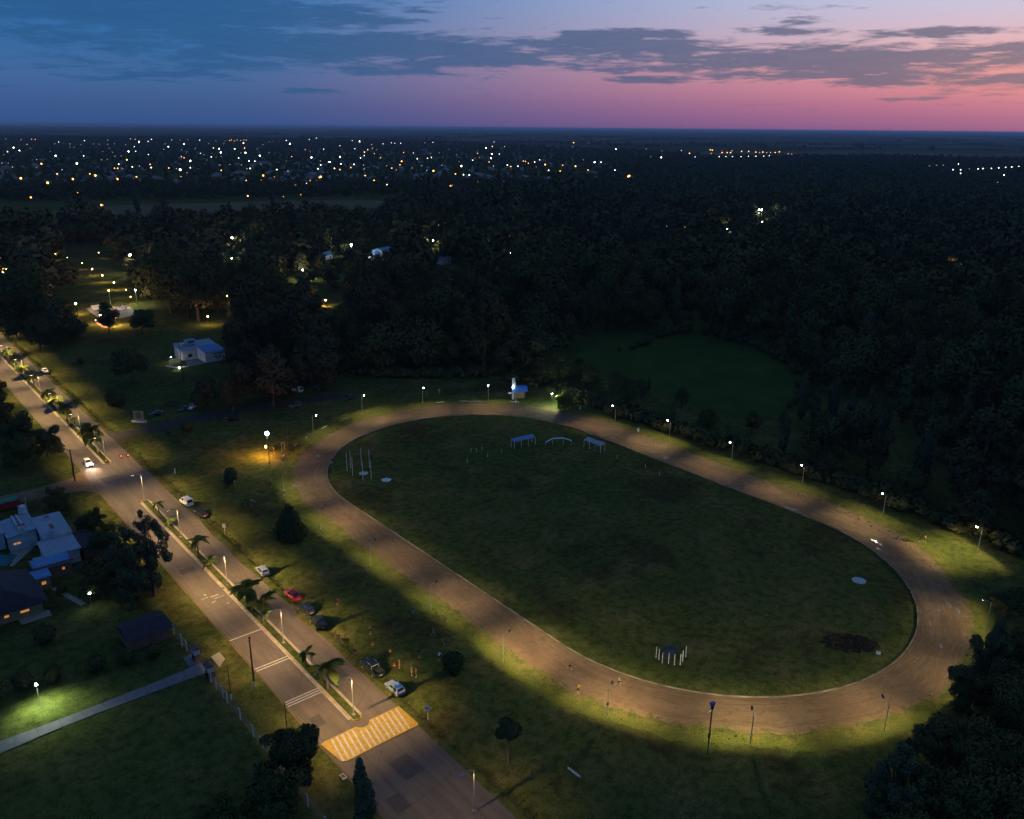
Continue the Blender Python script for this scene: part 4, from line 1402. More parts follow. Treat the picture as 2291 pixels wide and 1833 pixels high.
def special_lamps():
    # bright white mast with a lower orange lamp left of the track
    w = P(596.8, 968, 9.0)
    t = thing('flood_mast', 'mast with a dazzling white floodlight left of the top bend', 'floodlight', (w.x, w.y, 0))
    MB().tube([(0, 0, 0), (0, 0, 9)], [.11, .07], 7).build('mast', 'wood_pole', t)
    h = MB().box((0, 0, 9.15), (.7, .5, .14)).build('lamp_head', 'steel', t)
    MB().ball((-.1, -.3, 8.85), .5, 10, 7).build('bulb', 'glow_c5', h)
    lamp_light('lamp_light', t, (-.6, -.6, 8.3), 900, (.95, 1, .95), .2)
    w = P(594.5, 999.6, 2.3)
    t = thing('lantern', 'low orange lantern glowing under the white floodlight mast', 'lantern', (w.x, w.y, 0))
    MB().tube([(0, 0, 0), (0, 0, 2.0)], .04, 6).build('post', 'dark_steel', t)
    MB().ball((0, 0, 2.3), .26, 8, 6, sz=1.5).build('flame_globe', 'glow_orange', t)
    lamp_light('lamp_light', t, (-1.2, -.8, 3.2), 7000, (1, .42, .05), .15)
    # garden floods
    for px, py, h, pw, l in ((200.6, 1328, 3.2, 120, 'small bright garden lamp beside the dark-roofed house'), (81, 1532, 3.6, 3800, 'bright garden lamp lighting the lawn beside the driveway')):
        w = P(px, py, h)
        t = thing('garden_lamp', l, 'lamp', (w.x, w.y, 0))
        MB().tube([(0, 0, 0), (0, 0, h - .1)], .05, 6).build('post', 'dark_steel', t)
        MB().ball((0, 0, h), .2, 8, 6).build('globe', 'glow_c5', t)
        lamp_light('lamp_light', t, (.15, -.45, h - .2), pw, (.8, 1.0, .62), .15, 150, .6, (.05, -.42, -1))
    # lamp in the leafy tree by the kiosk
    w = P(1233, 875.5, 4.6)
    t = thing('tree_lamp', 'small white lamp among lit leaves right of the kiosk', 'lamp', (w.x - 1.6, w.y - 2.2, 0))
    MB().tube([(0, 0, 0), (0, 0, 4.5)], .05, 6).build('post', 'dark_steel', t)
    MB().ball((0, 0, 4.6), .17, 8, 6).build('globe', 'glow_c5', t)
    lamp_light('lamp_light', t, (.5, -.4, 4.2), 3500, (.85, 1, .7), .15)


glow('glow_orange', (1.0, .42, .08), 22)
special_lamps()

# ------------------------------------------------------------------ the far town
mat('roof_pale', (.26, .26, .28), .7, noise=.5)
mat('roof_grey', (.22, .23, .25), .7, noise=.5)
mat('roof_tile', (.22, .10, .07), .85, noise=.8)
mat('plaster', (.46, .45, .44), .85, noise=.6)
mat('plaster_warm', (.42, .34, .26), .85, noise=.6)
mat('window_dark', (.02, .025, .03), .15, spec=.6)


def town():
    g = random.Random(77)
    variants = []
    for i in range(7):
        w, d, h = g.uniform(9, 16), g.uniform(8, 14), g.uniform(3, 4.2)
        mb = MB()
        mb.box((0, 0, h / 2), (w, d, h), mi=0)
        if i % 3 == 0:
            mb.box((0, 0, h + .12), (w + .5, d + .5, .24), mi=1)
            mb.box((w * .2, 0, h + .9), (w * .3, d * .4, 1.4), mi=0)
        else:
            e = .5
            a, b = w / 2 + e, d / 2 + e
            r = h + w * .16
            mb.add([(-a, -b, h), (a, -b, h), (a, b, h), (-a, b, h), (0, -b, r), (0, b, r)], [(0, 4, 5, 3), (1, 2, 5, 4), (0, 1, 4), (2, 3, 5), (0, 3, 2, 1)], 1)
        for s in (-1, 1):
            for k in (-.28, .1, .32):
                mb.box((k * w, s * (d / 2 + .02), 1.5), (1.3, .06, 1.2), mi=2)
        variants.append(mb.mesh('house', [('plaster', 'plaster_warm')[i % 2], ('roof_pale', 'roof_grey', 'roof_tile', 'roof_pale', 'roof_grey')[i % 5], 'window_dark']))
    spots = []
    tries = 0
    while len(spots) < 260 and tries < 20000:
        tries += 1
        px = g.uniform(-40, 1420)
        py = 330 + 84 * g.random() ** .8
        if px > 1000 and py < 345 + (px - 1000) * .05:
            continue
        w = P(px, py)
        if any(math.dist((w.x, w.y), s[:2]) < 19 for s in spots):
            continue
        spots.append((w.x, w.y, px, py))
    for x, y, px, py in spots:
        near = py > 385
        o = link('house', variants[g.randrange(7)], None, (x, y, 0), .35 + g.choice((0, math.pi / 2)) + g.uniform(-.05, .05), g.uniform(.9, 1.35))
        tag(o, 'small pale-roofed house at the near edge of the far town' if near else 'small house among trees and street lights of the far town', 'house',
            'houses at the near edge of the town' if near else 'houses of the far town')
    # street lamps of the town
    lamp_mesh = {}
    for key, col in (('amber', (1.0, .40, .07)), ('white', (1.0, .97, .76)), ('red', (1.0, .1, .05))):
        for lv, st in (((0, 3.2), (1, 6.5), (2, 10)) if key == 'amber' else ((0, 3), (1, 8), (2, 22))):
            glow(f'town_{key}{lv}', col, st)
            mb = MB()
            mb.tube([(0, 0, 0), (0, 0, 7.6)], [.12, .07], 5)
            mb.tube([(0, 0, 7.5), (1.1, 0, 8.0)], .05, 4)
            mb.box((1.2, 0, 8.12), (.9, .4, .16))
            mb.ball((1.2, 0, 7.8), (.4, .56, .84)[lv], 6, 5, mi=1)
            lamp_mesh[(key, lv)] = mb.mesh('town_lamp', ['dark_steel', f'town_{key}{lv}'])
    L = []
    am = [(85, 748, 2), (150, 762, 2), (198, 767, 2), (300, 752, 2), (402, 737, 2), (487, 752, 2), (578, 742, 1), (372, 730, 1), (765, 740, 1), (1028, 758, 1), (1108, 737, 2), (1100, 755, 1), (1240, 776, 1), (1305, 758, 1),
          (1345, 742, 2), (1335, 745, 1), (1565, 757, 1), (1537, 737, 1), (1772, 742, 2), (1915, 730, 1), (1897, 782, 2), (1899, 779, 2), (2008, 762, 1), (2055, 680, 1), (1640, 706, 1), (1675, 692, 1), (1820, 717, 2), (1430, 712, 1), (1568, 645, 1),
          (1692, 640, 1), (1626, 650, 0), (1282, 628, 1), (1442, 643, 0), (1855, 660, 0), (1040, 823, 1), (962, 590, 1), (972, 587, 1), (982, 592, 1), (995, 588, 1), (1008, 590, 1), (1020, 588, 1), (1035, 588, 1), (720, 587, 1),
          (755, 588, 0), (785, 585, 0), (130, 585, 1), (145, 585, 1), (545, 583, 1), (565, 585, 1), (1170, 594, 0), (1145, 594, 0), (1130, 596, 0), (152, 703, 0), (245, 730, 1), (925, 715, 1), (323, 808, 0), (433, 860, 1),
          (130, 828, 1), (1190, 826, 0), (1257, 817, 0), (1155, 742, 0)]
    L += [(a / 1.875, b / 1.875, 'amber', c) for a, b, c in am]
    am = [(70, 677, 1), (60, 675, 1), (82, 685, 1), (150, 690, 2), (220, 693, 1), (213, 717, 1), (213, 735, 0), (328, 713, 1), (345, 728, 1), (498, 737, 2), (501, 740, 2), (755, 643, 2), (843, 628, 2), (852, 630, 2), (845, 643, 1),
          (890, 640, 2), (888, 630, 0), (912, 640, 2), (925, 640, 2), (930, 632, 1), (970, 635, 2), (1000, 635, 2), (1030, 638, 2), (1045, 640, 1), (1062, 638, 2), (1080, 640, 1), (1095, 640, 2), (1115, 640, 2), (1130, 637, 2),
          (1170, 645, 1), (1180, 646, 1), (1918, 755, 0), (2045, 764, 0), (110, 700, 0)]
    L += [(1140 + a / 1.873, b / 1.873, 'amber', c) for a, b, c in am]
    wh = [(877, 657, 1), (907, 657, 1), (937, 657, 1), (968, 657, 1), (1003, 656, 1), (1035, 655, 1), (1063, 655, 1), (1090, 653, 1), (633, 660, 2), (722, 632, 1), (690, 632, 1), (775, 658, 1), (640, 632, 0), (590, 657, 0),
          (680, 653, 0), (265, 615, 0), (570, 625, 0), (1383, 645, 0), (265, 670, 0), (310, 670, 0), (1778, 665, 0), (1760, 695, 0), (1792, 693, 0), (1820, 693, 0), (1880, 688, 1), (1862, 712, 1), (1890, 712, 1), (1925, 708, 0),
          (1960, 708, 1), (1988, 707, 1), (2020, 706, 1), (2053, 704, 1), (2078, 702, 1), (2108, 701, 1), (2138, 698, 1), (1750, 717, 0), (1890, 727, 1), (2068, 734, 1), (35, 697, 1), (85, 614, 0)]
    L += [(1140 + a / 1.873, b / 1.873, 'white', c) for a, b, c in wh]
    L += [(1140 + 370 / 1.873, 590 / 1.873, 'red', 0)]
    L += [(a / 1.875, b / 1.875, 'white', c) for a, b, c in ((1380, 680, 2), (1280, 770, 1), (1940, 733, 1), (1970, 735, 1), (1625, 775, 1), (2080, 775, 0), (1325, 580, 1), (1430, 688, 1), (1525, 595, 1), (1605, 604, 1), (1640, 600, 1),
                                                             (1655, 602, 1), (1680, 601, 1), (1780, 598, 0), (1818, 598, 1), (1925, 880, 0), (1778, 903, 0), (1185, 757, 0), (80, 558, 0), (1735, 643, 1), (2125, 693, 1), (1560, 520, 0))]
    while len(L) < 345:
        px = g.uniform(0, 1130) if g.random() < .9 else g.uniform(1000, 1400)
        py = 311 + 72 * g.random() ** 1.05
        # streets: lamps gather along lines
        py = round(py / 9.0) * 9.0 + (px - 600) * .006 + g.uniform(-1.5, 1.5) if g.random() < .7 else py
        if all(math.hypot(px - a, (py - b) * 1.6) > 9 for a, b, _, _ in L):
            L.append((px, py, 'amber' if g.random() < .2 else 'white', g.choice((0, 0, 0, 1, 1, 2))))
    names = {'amber': 'amber street lamp glowing in the far town', 'white': 'white street lamp glowing in the far town', 'red': 'red beacon lamp glowing far out on the plain'}
    for px, py, key, lv in L:
        w = P(px, py, 8)
        d = (w - CAM).length
        s = min(2.2, max(1.5 if lv else 1.2, d / 2300))
        w = P(px, py, 7.8 * s)
        o = link('town_lamp', lamp_mesh[(key, lv)], None, (w.x, w.y, 0), g.uniform(0, 6.28), s)
        tag(o, names[key], 'street lamp', f'{key} street lamps of the far town')


town()


# ------------------------------------------------------------------ houses
mat('roof_sheet', (.27, .33, .40), .6, noise=.7, col2=(.22, .27, .34), spec=.3)
mat('roof_blue', (.10, .24, .46), .6, noise=.9, col2=(.08, .2, .4))
mat('roof_dark', (.035, .034, .045), .8, noise=1.5)
mat('wall_white', (.58, .58, .60), .85, noise=.8)
mat('wall_brick', (.24, .13, .09), .9, noise=3.0)
mat('wall_ochre', (.34, .22, .13), .9, noise=1.5)
mat('emblem', (.03, .02, .025), .8)


def roofed(t, x0, x1, y0, y1, zs, wallm, roofm, ov=.35, th=.14, name='roof'):
    """walls under a sloping slab; zs = heights at (x0y0, x1y0, x1y1, x0y1)"""
    c = [(x0, y0), (x1, y0), (x1, y1), (x0, y1)]
    mb = MB()
    mb.add([(x, y, 0) for x, y in c] + [(x, y, z) for (x, y), z in zip(c, zs)], [(4, 5, 6, 7)] + [(i, (i + 1) % 4, 4 + (i + 1) % 4, 4 + i) for i in range(4)])
    mb.build('wall', wallm, t)
    o = [(x0 - ov, y0 - ov), (x1 + ov, y0 - ov), (x1 + ov, y1 + ov), (x0 - ov, y1 + ov)]
    mb = MB()
    mb.add([(x, y, z + .003) for (x, y), z in zip(o, zs)] + [(x, y, z + th) for (x, y), z in zip(o, zs)], [(3, 2, 1, 0), (4, 5, 6, 7)] + [(i, (i + 1) % 4, 4 + (i + 1) % 4, 4 + i) for i in range(4)])
    return mb.build(name, roofm, t)


def houses():
    t = thing('house', 'sprawling white house with blue-lit flat roofs, chimneys and a water tank', 'house', (0, 0, 0))
    roofed(t, -30.4, -25.4, 86.9, 97.0, (3.5, 3.5, 4.3, 4.3), 'wall_white', 'roof_sheet')
    roofed(t, -36.0, -30.8, 92.6, 101.4, (3.3, 4.0, 4.2, 3.4), 'wall_white', 'roof_sheet')
    roofed(t, -42.5, -36.4, 95.0, 104.0, (3.2, 3.6, 3.6, 3.2), 'wall_white', 'roof_sheet')
    roofed(t, -31.6, -25.6, 79.6, 86.3, (2.9, 2.9, 3.3, 3.3), 'wall_white', 'roof_sheet')
    roofed(t, -34.4, -28.2, 75.3, 79.0, (2.7, 2.7, 3.0, 3.0), 'wall_brick', 'roof_blue')
    roofed(t, -35.4, -32.7, 71.6, 74.8, (2.6, 2.6, 2.8, 2.8), 'wall_ochre', 'roof_blue', .2)
    for (x, y, w, d, z0, z1) in ((-28.6, 87.6, .55, 2.1, 3.2, 5.6), (-33.2, 93.7, 1.3, .5, 3.4, 5.0), (-28.0, 95.3, .6, .6, 4.0, 4.7)):
        c = MB().box((x, y, (z0 + z1) / 2), (w, d, z1 - z0)).build('chimney', 'wall_white', t)
        MB().box((x, y, z1 + .06), (w + .15, d + .15, .1)).build('cap', 'roof_tile', c)
    MB().box((-27.0, 86.62, 3.9), (3.2, .24, .9)).build('parapet', 'wall_white', t)
    for x in (-35.3, -34.4):
        MB().box((x + 1.6, 97.2, 4.25), (.28, 8.2, .5)).build('parapet', 'wall_white', t)
    for (x0, y0, x1, y1) in ((-34.8, 75.0, -27.9, 75.0), (-27.8, 75.0, -27.8, 79.2), (-34.9, 75.0, -34.9, 79.2)):
        MB().box(((x0 + x1) / 2, (y0 + y1) / 2, 3.15), (abs(x1 - x0) + .2, abs(y1 - y0) + .2, .35)).build('parapet', 'wall_brick', t)
    tk = MB().tube([(-31.3, 102.0, 4.4), (-31.3, 102.0, 5.8), (-31.3, 102.0, 6.0)], [.62, .62, .35], 14).build('water_tank', 'white_post', t)
    for dx, dy in ((-.7, -.5), (.7, -.5), (.7, .5), (-.7, .5)):
        MB().box((-31.3 + dx, 102.0 + dy, 3.0), (.12, .12, 6.0)).build('tank_leg', 'white_post', t)
    MB().box((-31.3, 102.0, 4.32), (1.7, 1.3, .12)).build('tank_stand', 'white_post', t)
    MB().tube([(-30.4, 102.2, 3), (-30.4, 102.2, 7.6)], .04, 5).build('mast', 'white_post', t)
    for (x, y, z, w, d, h) in ((-34.6, 92.55, 1.6, 1.3, .06, .35), (-29.7, 75.24, 1.6, .4, .06, .5), (-34.0, 71.54, 1.5, .7, .06, .6)):
        wn = MB().box((x, y, z), (w, d, h)).build('window', 'glow_window', t)
        MB().box((x, y - .04, z), (.07, .03, h)).build('mullion', 'emblem', wn)
    MB().box((-33.1, 80.6, 2.4), (1.6, 1.1, .5)).build('skylight', 'roof_sheet', t)
    t2 = thing('house', 'house with a steep dark roof and orange-lit windows at the left edge', 'house', (0, 0, 0))
    x0, x1, y0, y1 = -46.5, -36.0, 63.2, 76.6
    MB().box(((x0 + x1) / 2, (y0 + y1) / 2, 1.3), (x1 - x0, y1 - y0, 2.6)).build('wall', 'wall_ochre', t2)
    a, b, c, d = x0 - .8, x1 + .9, y0 - 1.1, y1 + .6
    xm = (a + b) / 2
    mb = MB()
    for (za, zb) in ((2.5, 5.3), (2.68, 5.48)):
        mb.add([(a, c, za), (b, c, za), (b, d, za), (a, d, za), (xm, c + 3.5, zb), (xm, d - 3.5, zb)], [(0, 1, 4), (1, 2, 5, 4), (2, 3, 5), (3, 0, 4, 5)])
    mb.build('roof', 'roof_dark', t2)
    for (x, w) in ((-38.9, 1.4), (-41.8, .7)):
        MB().box((x, y0 - .03, 1.35), (w, .06, .4)).build('window', 'glow_window', t2)
    MB().box((-37.6, 62.2, .04), (5, 2.4, .08)).build('porch', 'paving', t2)
    struct('swimming_pool', MB().slab([(-41, 93.5), (-38.0, 92.9), (-35.6, 90.3), (-37.8, 86.5), (-38.9, 87.6), (-41, 88.5)], 0, .05), 'pool_water')
    struct('pool_deck', MB().slab([(-35.4, 90.4), (-37.5, 86.0), (-36.9, 85.6), (-31.7, 91.9), (-32.2, 92.4), (-34.3, 92.4), (-36.5, 92.2)], 0, .09), 'paving')
    struct('garden_path', MB().slab([(-33.0, 71.3), (-32.2, 71.3), (-30.5, 66.0), (-29.2, 61.5), (-30.2, 61.3), (-31.6, 66)], 0, .05), 'paving')
    # dark shed beside the road
    t3 = thing('shed', 'low shed with a broad dark roof between garden and road', 'shed', (-24.2, 43.2, 0), 0)
    MB().box((0, 0, 1.2), (6.8, 5.6, 2.4)).build('wall', 'wall_brick', t3)
    a, b = 3.9, 3.5
    MB().add([(-a, -b, 2.35), (a, -b, 2.35), (a, b, 2.35), (-a, b, 2.35), (-a * .95, 0, 3.3), (a * .95, 0, 3.3)], [(0, 1, 5, 4), (2, 3, 4, 5), (1, 2, 5), (3, 0, 4), (3, 2, 1, 0)]).build('roof', 'roof_dark', t3)
    t3 = thing('shed', 'long dark-roofed lean-to beside the blue-roofed house', 'shed', (-23.3, 84.0, 0), 0)
    MB().box((0, 0, 1.1), (3.0, 8.5, 2.2)).build('wall', 'wall_brick', t3)
    MB().add([(-1.8, -4.6, 2.5), (1.8, -4.6, 2.15), (1.8, 4.6, 2.15), (-1.8, 4.6, 2.5), (-1.8, -4.6, 2.65), (1.8, -4.6, 2.3), (1.8, 4.6, 2.3), (-1.8, 4.6, 2.65)],
             [(3, 2, 1, 0), (4, 5, 6, 7), (0, 1, 5, 4), (1, 2, 6, 5), (2, 3, 7, 6), (3, 0, 4, 7)]).build('roof', 'roof_dark', t3)
    # red skip with green cover
    mat('red_paint', (.30, .03, .025), .6, noise=2.0)
    mat('green_tarp', (.03, .22, .13), .7, noise=1.2)
    t4 = thing('cargo_trailer', 'red trailer with a green tarpaulin at the left edge above the house', 'trailer', (-34.2, 117.0, 0), .05)
    b = MB()
    for (c, d) in (((0, -1.4, 1.2), (9, .12, 1.6)), ((0, 1.4, 1.2), (9, .12, 1.6)), ((-4.5, 0, 1.2), (.12, 2.9, 1.6)), ((4.5, 0, 1.2), (.12, 2.9, 1.6)), ((0, 0, .45), (8.9, 2.7, .1))):
        b.box(c, d)
    b.build('trailer_body', 'red_paint', t4)
    tp = MB()
    gx = [-4.3 + i * .86 for i in range(11)]
    gy = [-1.3 + j * .65 for j in range(5)]
    g = random.Random(3)
    tp.add([(x, y, 2.0 + .25 * math.cos(y * 1.1) + g.uniform(-.1, .1)) for y in gy for x in gx], [(j * 11 + i, j * 11 + i + 1, (j + 1) * 11 + i + 1, (j + 1) * 11 + i) for j in range(4) for i in range(10)])
    tp.build('tarpaulin', 'green_tarp', t4, smooth=True)
    for sx in (-2.6, 2.6):
        for sy in (-1.2, 1.2):
            MB().tube([(sx, sy - .12, .42), (sx, sy + .12, .42)], .42, 12).build('wheel', 'emblem', t4)


houses()


def club():
    t = thing('club_building', 'white club building with blue roofs and a dark winged emblem on its wall', 'building', (0, 0, 0))
    roofed(t, 50.9, 58.6, 214.0, 222.2, (3.9, 3.9, 4.6, 4.6), 'wall_white', 'roof_blue', .15)
    roofed(t, 45.2, 58.9, 222.6, 231.0, (3.6, 3.8, 4.8, 4.8), 'wall_white', 'roof_sheet', .3)
    bx = MB().box((50.4, 228.0, 5.4), (3.4, 2.6, 1.8)).build('roof_box', 'wall_white', t)
    MB().box((50.4, 226.66, 5.6), (2.2, .05, .6)).build('louvre', 'emblem', bx)
    MB().box((50.4, 228.0, 6.36), (3.8, 3.0, .12)).build('lid', 'roof_blue', bx)
    for x in (46.4, 47.6):
        c = MB().box((x, 227, 5.1), (.7, .7, 1.1)).build('vent', 'wall_white', t)
    # name board and winged emblem on the gable facing the track
    MB().box((55.6, 213.95, 3.05), (2.9, .06, .34)).build('name_board', 'emblem', t)
    em = MB()
    for s in (-1, 1):
        em.add([(55.6 + s * .12, 213.94, 1.0), (55.6 + s * .55, 213.94, 1.15), (55.6 + s * 1.15, 213.94, 1.75), (55.6 + s * 1.3, 213.94, 2.3), (55.6 + s * .85, 213.94, 2.1), (55.6 + s * .5, 213.94, 1.75)],
               [(0, 1, 2, 3, 4, 5) if s > 0 else (5, 4, 3, 2, 1, 0)])
        em.tube([(55.6, 213.95, .8), (55.6, 213.95, 1.5), (55.6 + s * .7, 213.95, 2.55)], .06, 4)
    em.build('emblem', 'emblem', t)
    MB().box((48.2, 222.5, 1.5), (1.6, .08, 1.2)).build('window', 'window_dark', t)
    struct('club_forecourt', MB().slab([(44.0, 213.0), (50.85, 213.6), (50.85, 222.4), (46.0, 222.4)], 0, .05), 'path')
    g = MB()
    tr = thing('railing', 'white lit railing fence left of the club building', 'railing', (41.2, 219.0, 0))
    for i in range(12):
        MB().box((-1.6 + i * .42, 1.4 + .12 * i, .75), (.07, .07, 1.5)).build('baluster', 'white_post', tr)
    MB().box((.7, 2.05, 1.5), (4.9, .1, .08), .28).build('rail', 'white_post', tr)
    w = P(401, 823, .8)
    tl = thing('ground_lamp', 'small white lamp on the low wall before the club forecourt', 'lamp', (w.x, w.y, 0))
    MB().box((0, 0, .3), (.4, .4, .6)).build('base', 'white_post', tl)
    MB().ball((0, 0, .8), .22, 8, 6).build('globe', 'glow_w4', tl)
    lamp_light('lamp_light', tl, (-.6, .3, 1.2), 150, (1, .95, .85), .15)
    w2 = P(383, 803, 1.5)
    lw = thing('wall_lamp', 'warm white lamp lighting the railing left of the club', 'lamp', (w2.x, w2.y, 0))
    MB().tube([(0, 0, 0), (0, 0, 2.0)], .04, 6).build('post', 'dark_steel', lw)
    MB().ball((0, 0, 2.1), .16, 8, 6).build('globe', 'glow_w3', lw)
    lamp_light('lamp_light', lw, (0, -.5, 2.1), 350, (1, .9, .75), .15)
    lw2 = MB()
    lw2.tube([(37.5, 217.5, .25), (39.5, 213.4, .25), (43.8, 212.6, .25)], .22, 6)
    tag(lw2.build('low_wall', 'white_post'), 'low pale garden wall curving round the club lawn', 'wall')
    # kiosk at the top bend
    k = thing('kiosk', 'kiosk with bright blue curved roof and white chimney tower by the top bend', 'kiosk', (115.4, 107.6, 0), -.55)
    for x in (-1.9, 1.9):
        for y in (-1.3, 1.3):
            MB().box((x, y, 1.25), (.16, .16, 2.5)).build('post', 'wood_pole', k)
    MB().box((0, .9, 1.1), (3.4, 1.2, 2.2)).build('counter_wall', 'wall_ochre', k)
    rf = MB()
    n = 8
    vs = []
    for i in range(n + 1):
        f = i / n
        y = -1.9 + 3.8 * f
        z = 2.45 + 1.75 * math.sin(math.pi * (.10 + .62 * f))
        vs += [(-2.5, y, z), (2.5, y, z), (2.5, y, z + .1), (-2.5, y, z + .1)]
    fs = [(i * 4 + j, i * 4 + (j + 1) % 4, i * 4 + 4 + (j + 1) % 4, i * 4 + 4 + j) for i in range(n) for j in range(4)] + [(0, 3, 2, 1), (n * 4, n * 4 + 1, n * 4 + 2, n * 4 + 3)]
    rf.add(vs, fs)
    rf.build('roof', 'roof_deepblue', k)
    ch = MB().box((-2.1, -.3, 3.6), (.8, .8, 7.2)).build('chimney_tower', 'wall_white', k)
    MB().box((-1.5, -.3, 5.4), (.25, .7, 2.2)).build('fin', 'wall_white', ch)
    MB().box((-3.2, -1.2, 2.4), (1.2, 1.6, .08)).build('awning', 'white_post', k)
    MB().ball((-2.3, -1.05, 4.2), .24, 8, 6).build('wall_lamp', 'glow_c5', k)
    lamp_light('lamp_light', k, (-2.6, -2.6, 3.6), 40, (.9, 1, 1), .15)
    # pale buildings deep in the park
    for (px, py, w, d, h, rm, l) in ((858, 570, 13, 8, 3.6, 'roof_blue', 'building with a pale blue roof right of the twin park floodlights'), (838, 578, 7, 5, 3.0, 'roof_blue', 'small blue annex before the pale blue roof'),
                                     (728, 580, 8, 6, 3.2, 'roof_blue', 'small blue-roofed hut left of the twin park floodlights'), (992, 590, 9, 6, 3.4, 'roof_pale', 'small white lit hut in the middle of the wood'),
                                     (1755, 508, 12, 7, 3.6, 'roof_blue', 'blue-roofed building beside the brightest far floodlights')):
        w_ = P(px, py)
        b = thing('park_building', l, 'building', (w_.x, w_.y, 0), .35)
        MB().box((0, 0, h / 2), (w, d, h)).build('wall', 'wall_white', b)
        a, c = w / 2 + .5, d / 2 + .5
        MB().add([(-a, -c, h), (a, -c, h), (a, c, h), (-a, c, h), (-a, 0, h + 1.5), (a, 0, h + 1.5)], [(0, 1, 5, 4), (2, 3, 4, 5), (1, 2, 5), (3, 0, 4), (3, 2, 1, 0)]).build('roof', rm, b)
        MB().box((w * .2, -d / 2 - .03, 1.4), (1.4, .06, 1.3)).build('window', 'window_dark', b)
    MB()
    sg = P(623, 838, 3)
    s = thing('green_sign', 'small green glowing sign among the dark trees', 'sign', (sg.x, sg.y, 0), .6)
    MB().tube([(0, 0, 0), (0, 0, 2.2)], .05, 6).build('post', 'dark_steel', s)
    MB().box((0, 0, 3.0), (.9, .12, 1.9)).build('panel', 'glow_green', s)
    # skate ramps and court furniture
    for (x, y, w, d, h, rz, l) in ((46.0, 341.5, 4.2, 3.0, 1.8, .2, 'pale curved skate ramp at the back of the lit court'), (55.5, 335.0, 3.6, 3.0, 1.6, -1.2, 'pale skate ramp at the right of the lit court')):
        q = thing('skate_ramp', l, 'ramp', (x, y, .08), rz)
        mb = MB()
        m = 6
        vs = []
        for i in range(m + 1):
            f = i / m
            vs += [(-w / 2, -d / 2 + d * f, h * f * f), (w / 2, -d / 2 + d * f, h * f * f), (w / 2, -d / 2 + d * f, -.02), (-w / 2, -d / 2 + d * f, -.02)]
        mb.add(vs, [(i * 4 + j, i * 4 + (j + 1) % 4, i * 4 + 4 + (j + 1) % 4, i * 4 + 4 + j) for i in range(m) for j in range(4)] + [(m * 4, m * 4 + 1, m * 4 + 2, m * 4 + 3)])
        mb.build('ramp_surface', 'white_post', q)
        MB().tube([(-w / 2, d / 2, h), (-w / 2, d / 2, h + 1), (w / 2, d / 2, h + 1), (w / 2, d / 2, h)], .05, 5).build('rail', 'steel', q)
    for (x, y, l) in ((40.5, 303.5, 'dark park bench on the brick path'), (40.0, 309.5, 'dark park bench behind the brick path')):
        q = thing('park_bench', l, 'bench', (x, y, .05), .8)
        MB().box((0, 0, .45), (1.8, .5, .07)).build('seat', 'wood_pole', q)
        MB().box((0, .24, .75), (1.8, .06, .45)).build('backrest', 'wood_pole', q)
        for sx in (-.75, .75):
            MB().box((sx, 0, .2), (.1, .45, .42)).build('leg', 'concrete', q)


mat('roof_deepblue', (.02, .12, .5), .5, noise=1.0, spec=.4)
glow('glow_green', (.1, .9, .45), 1.2)
club()


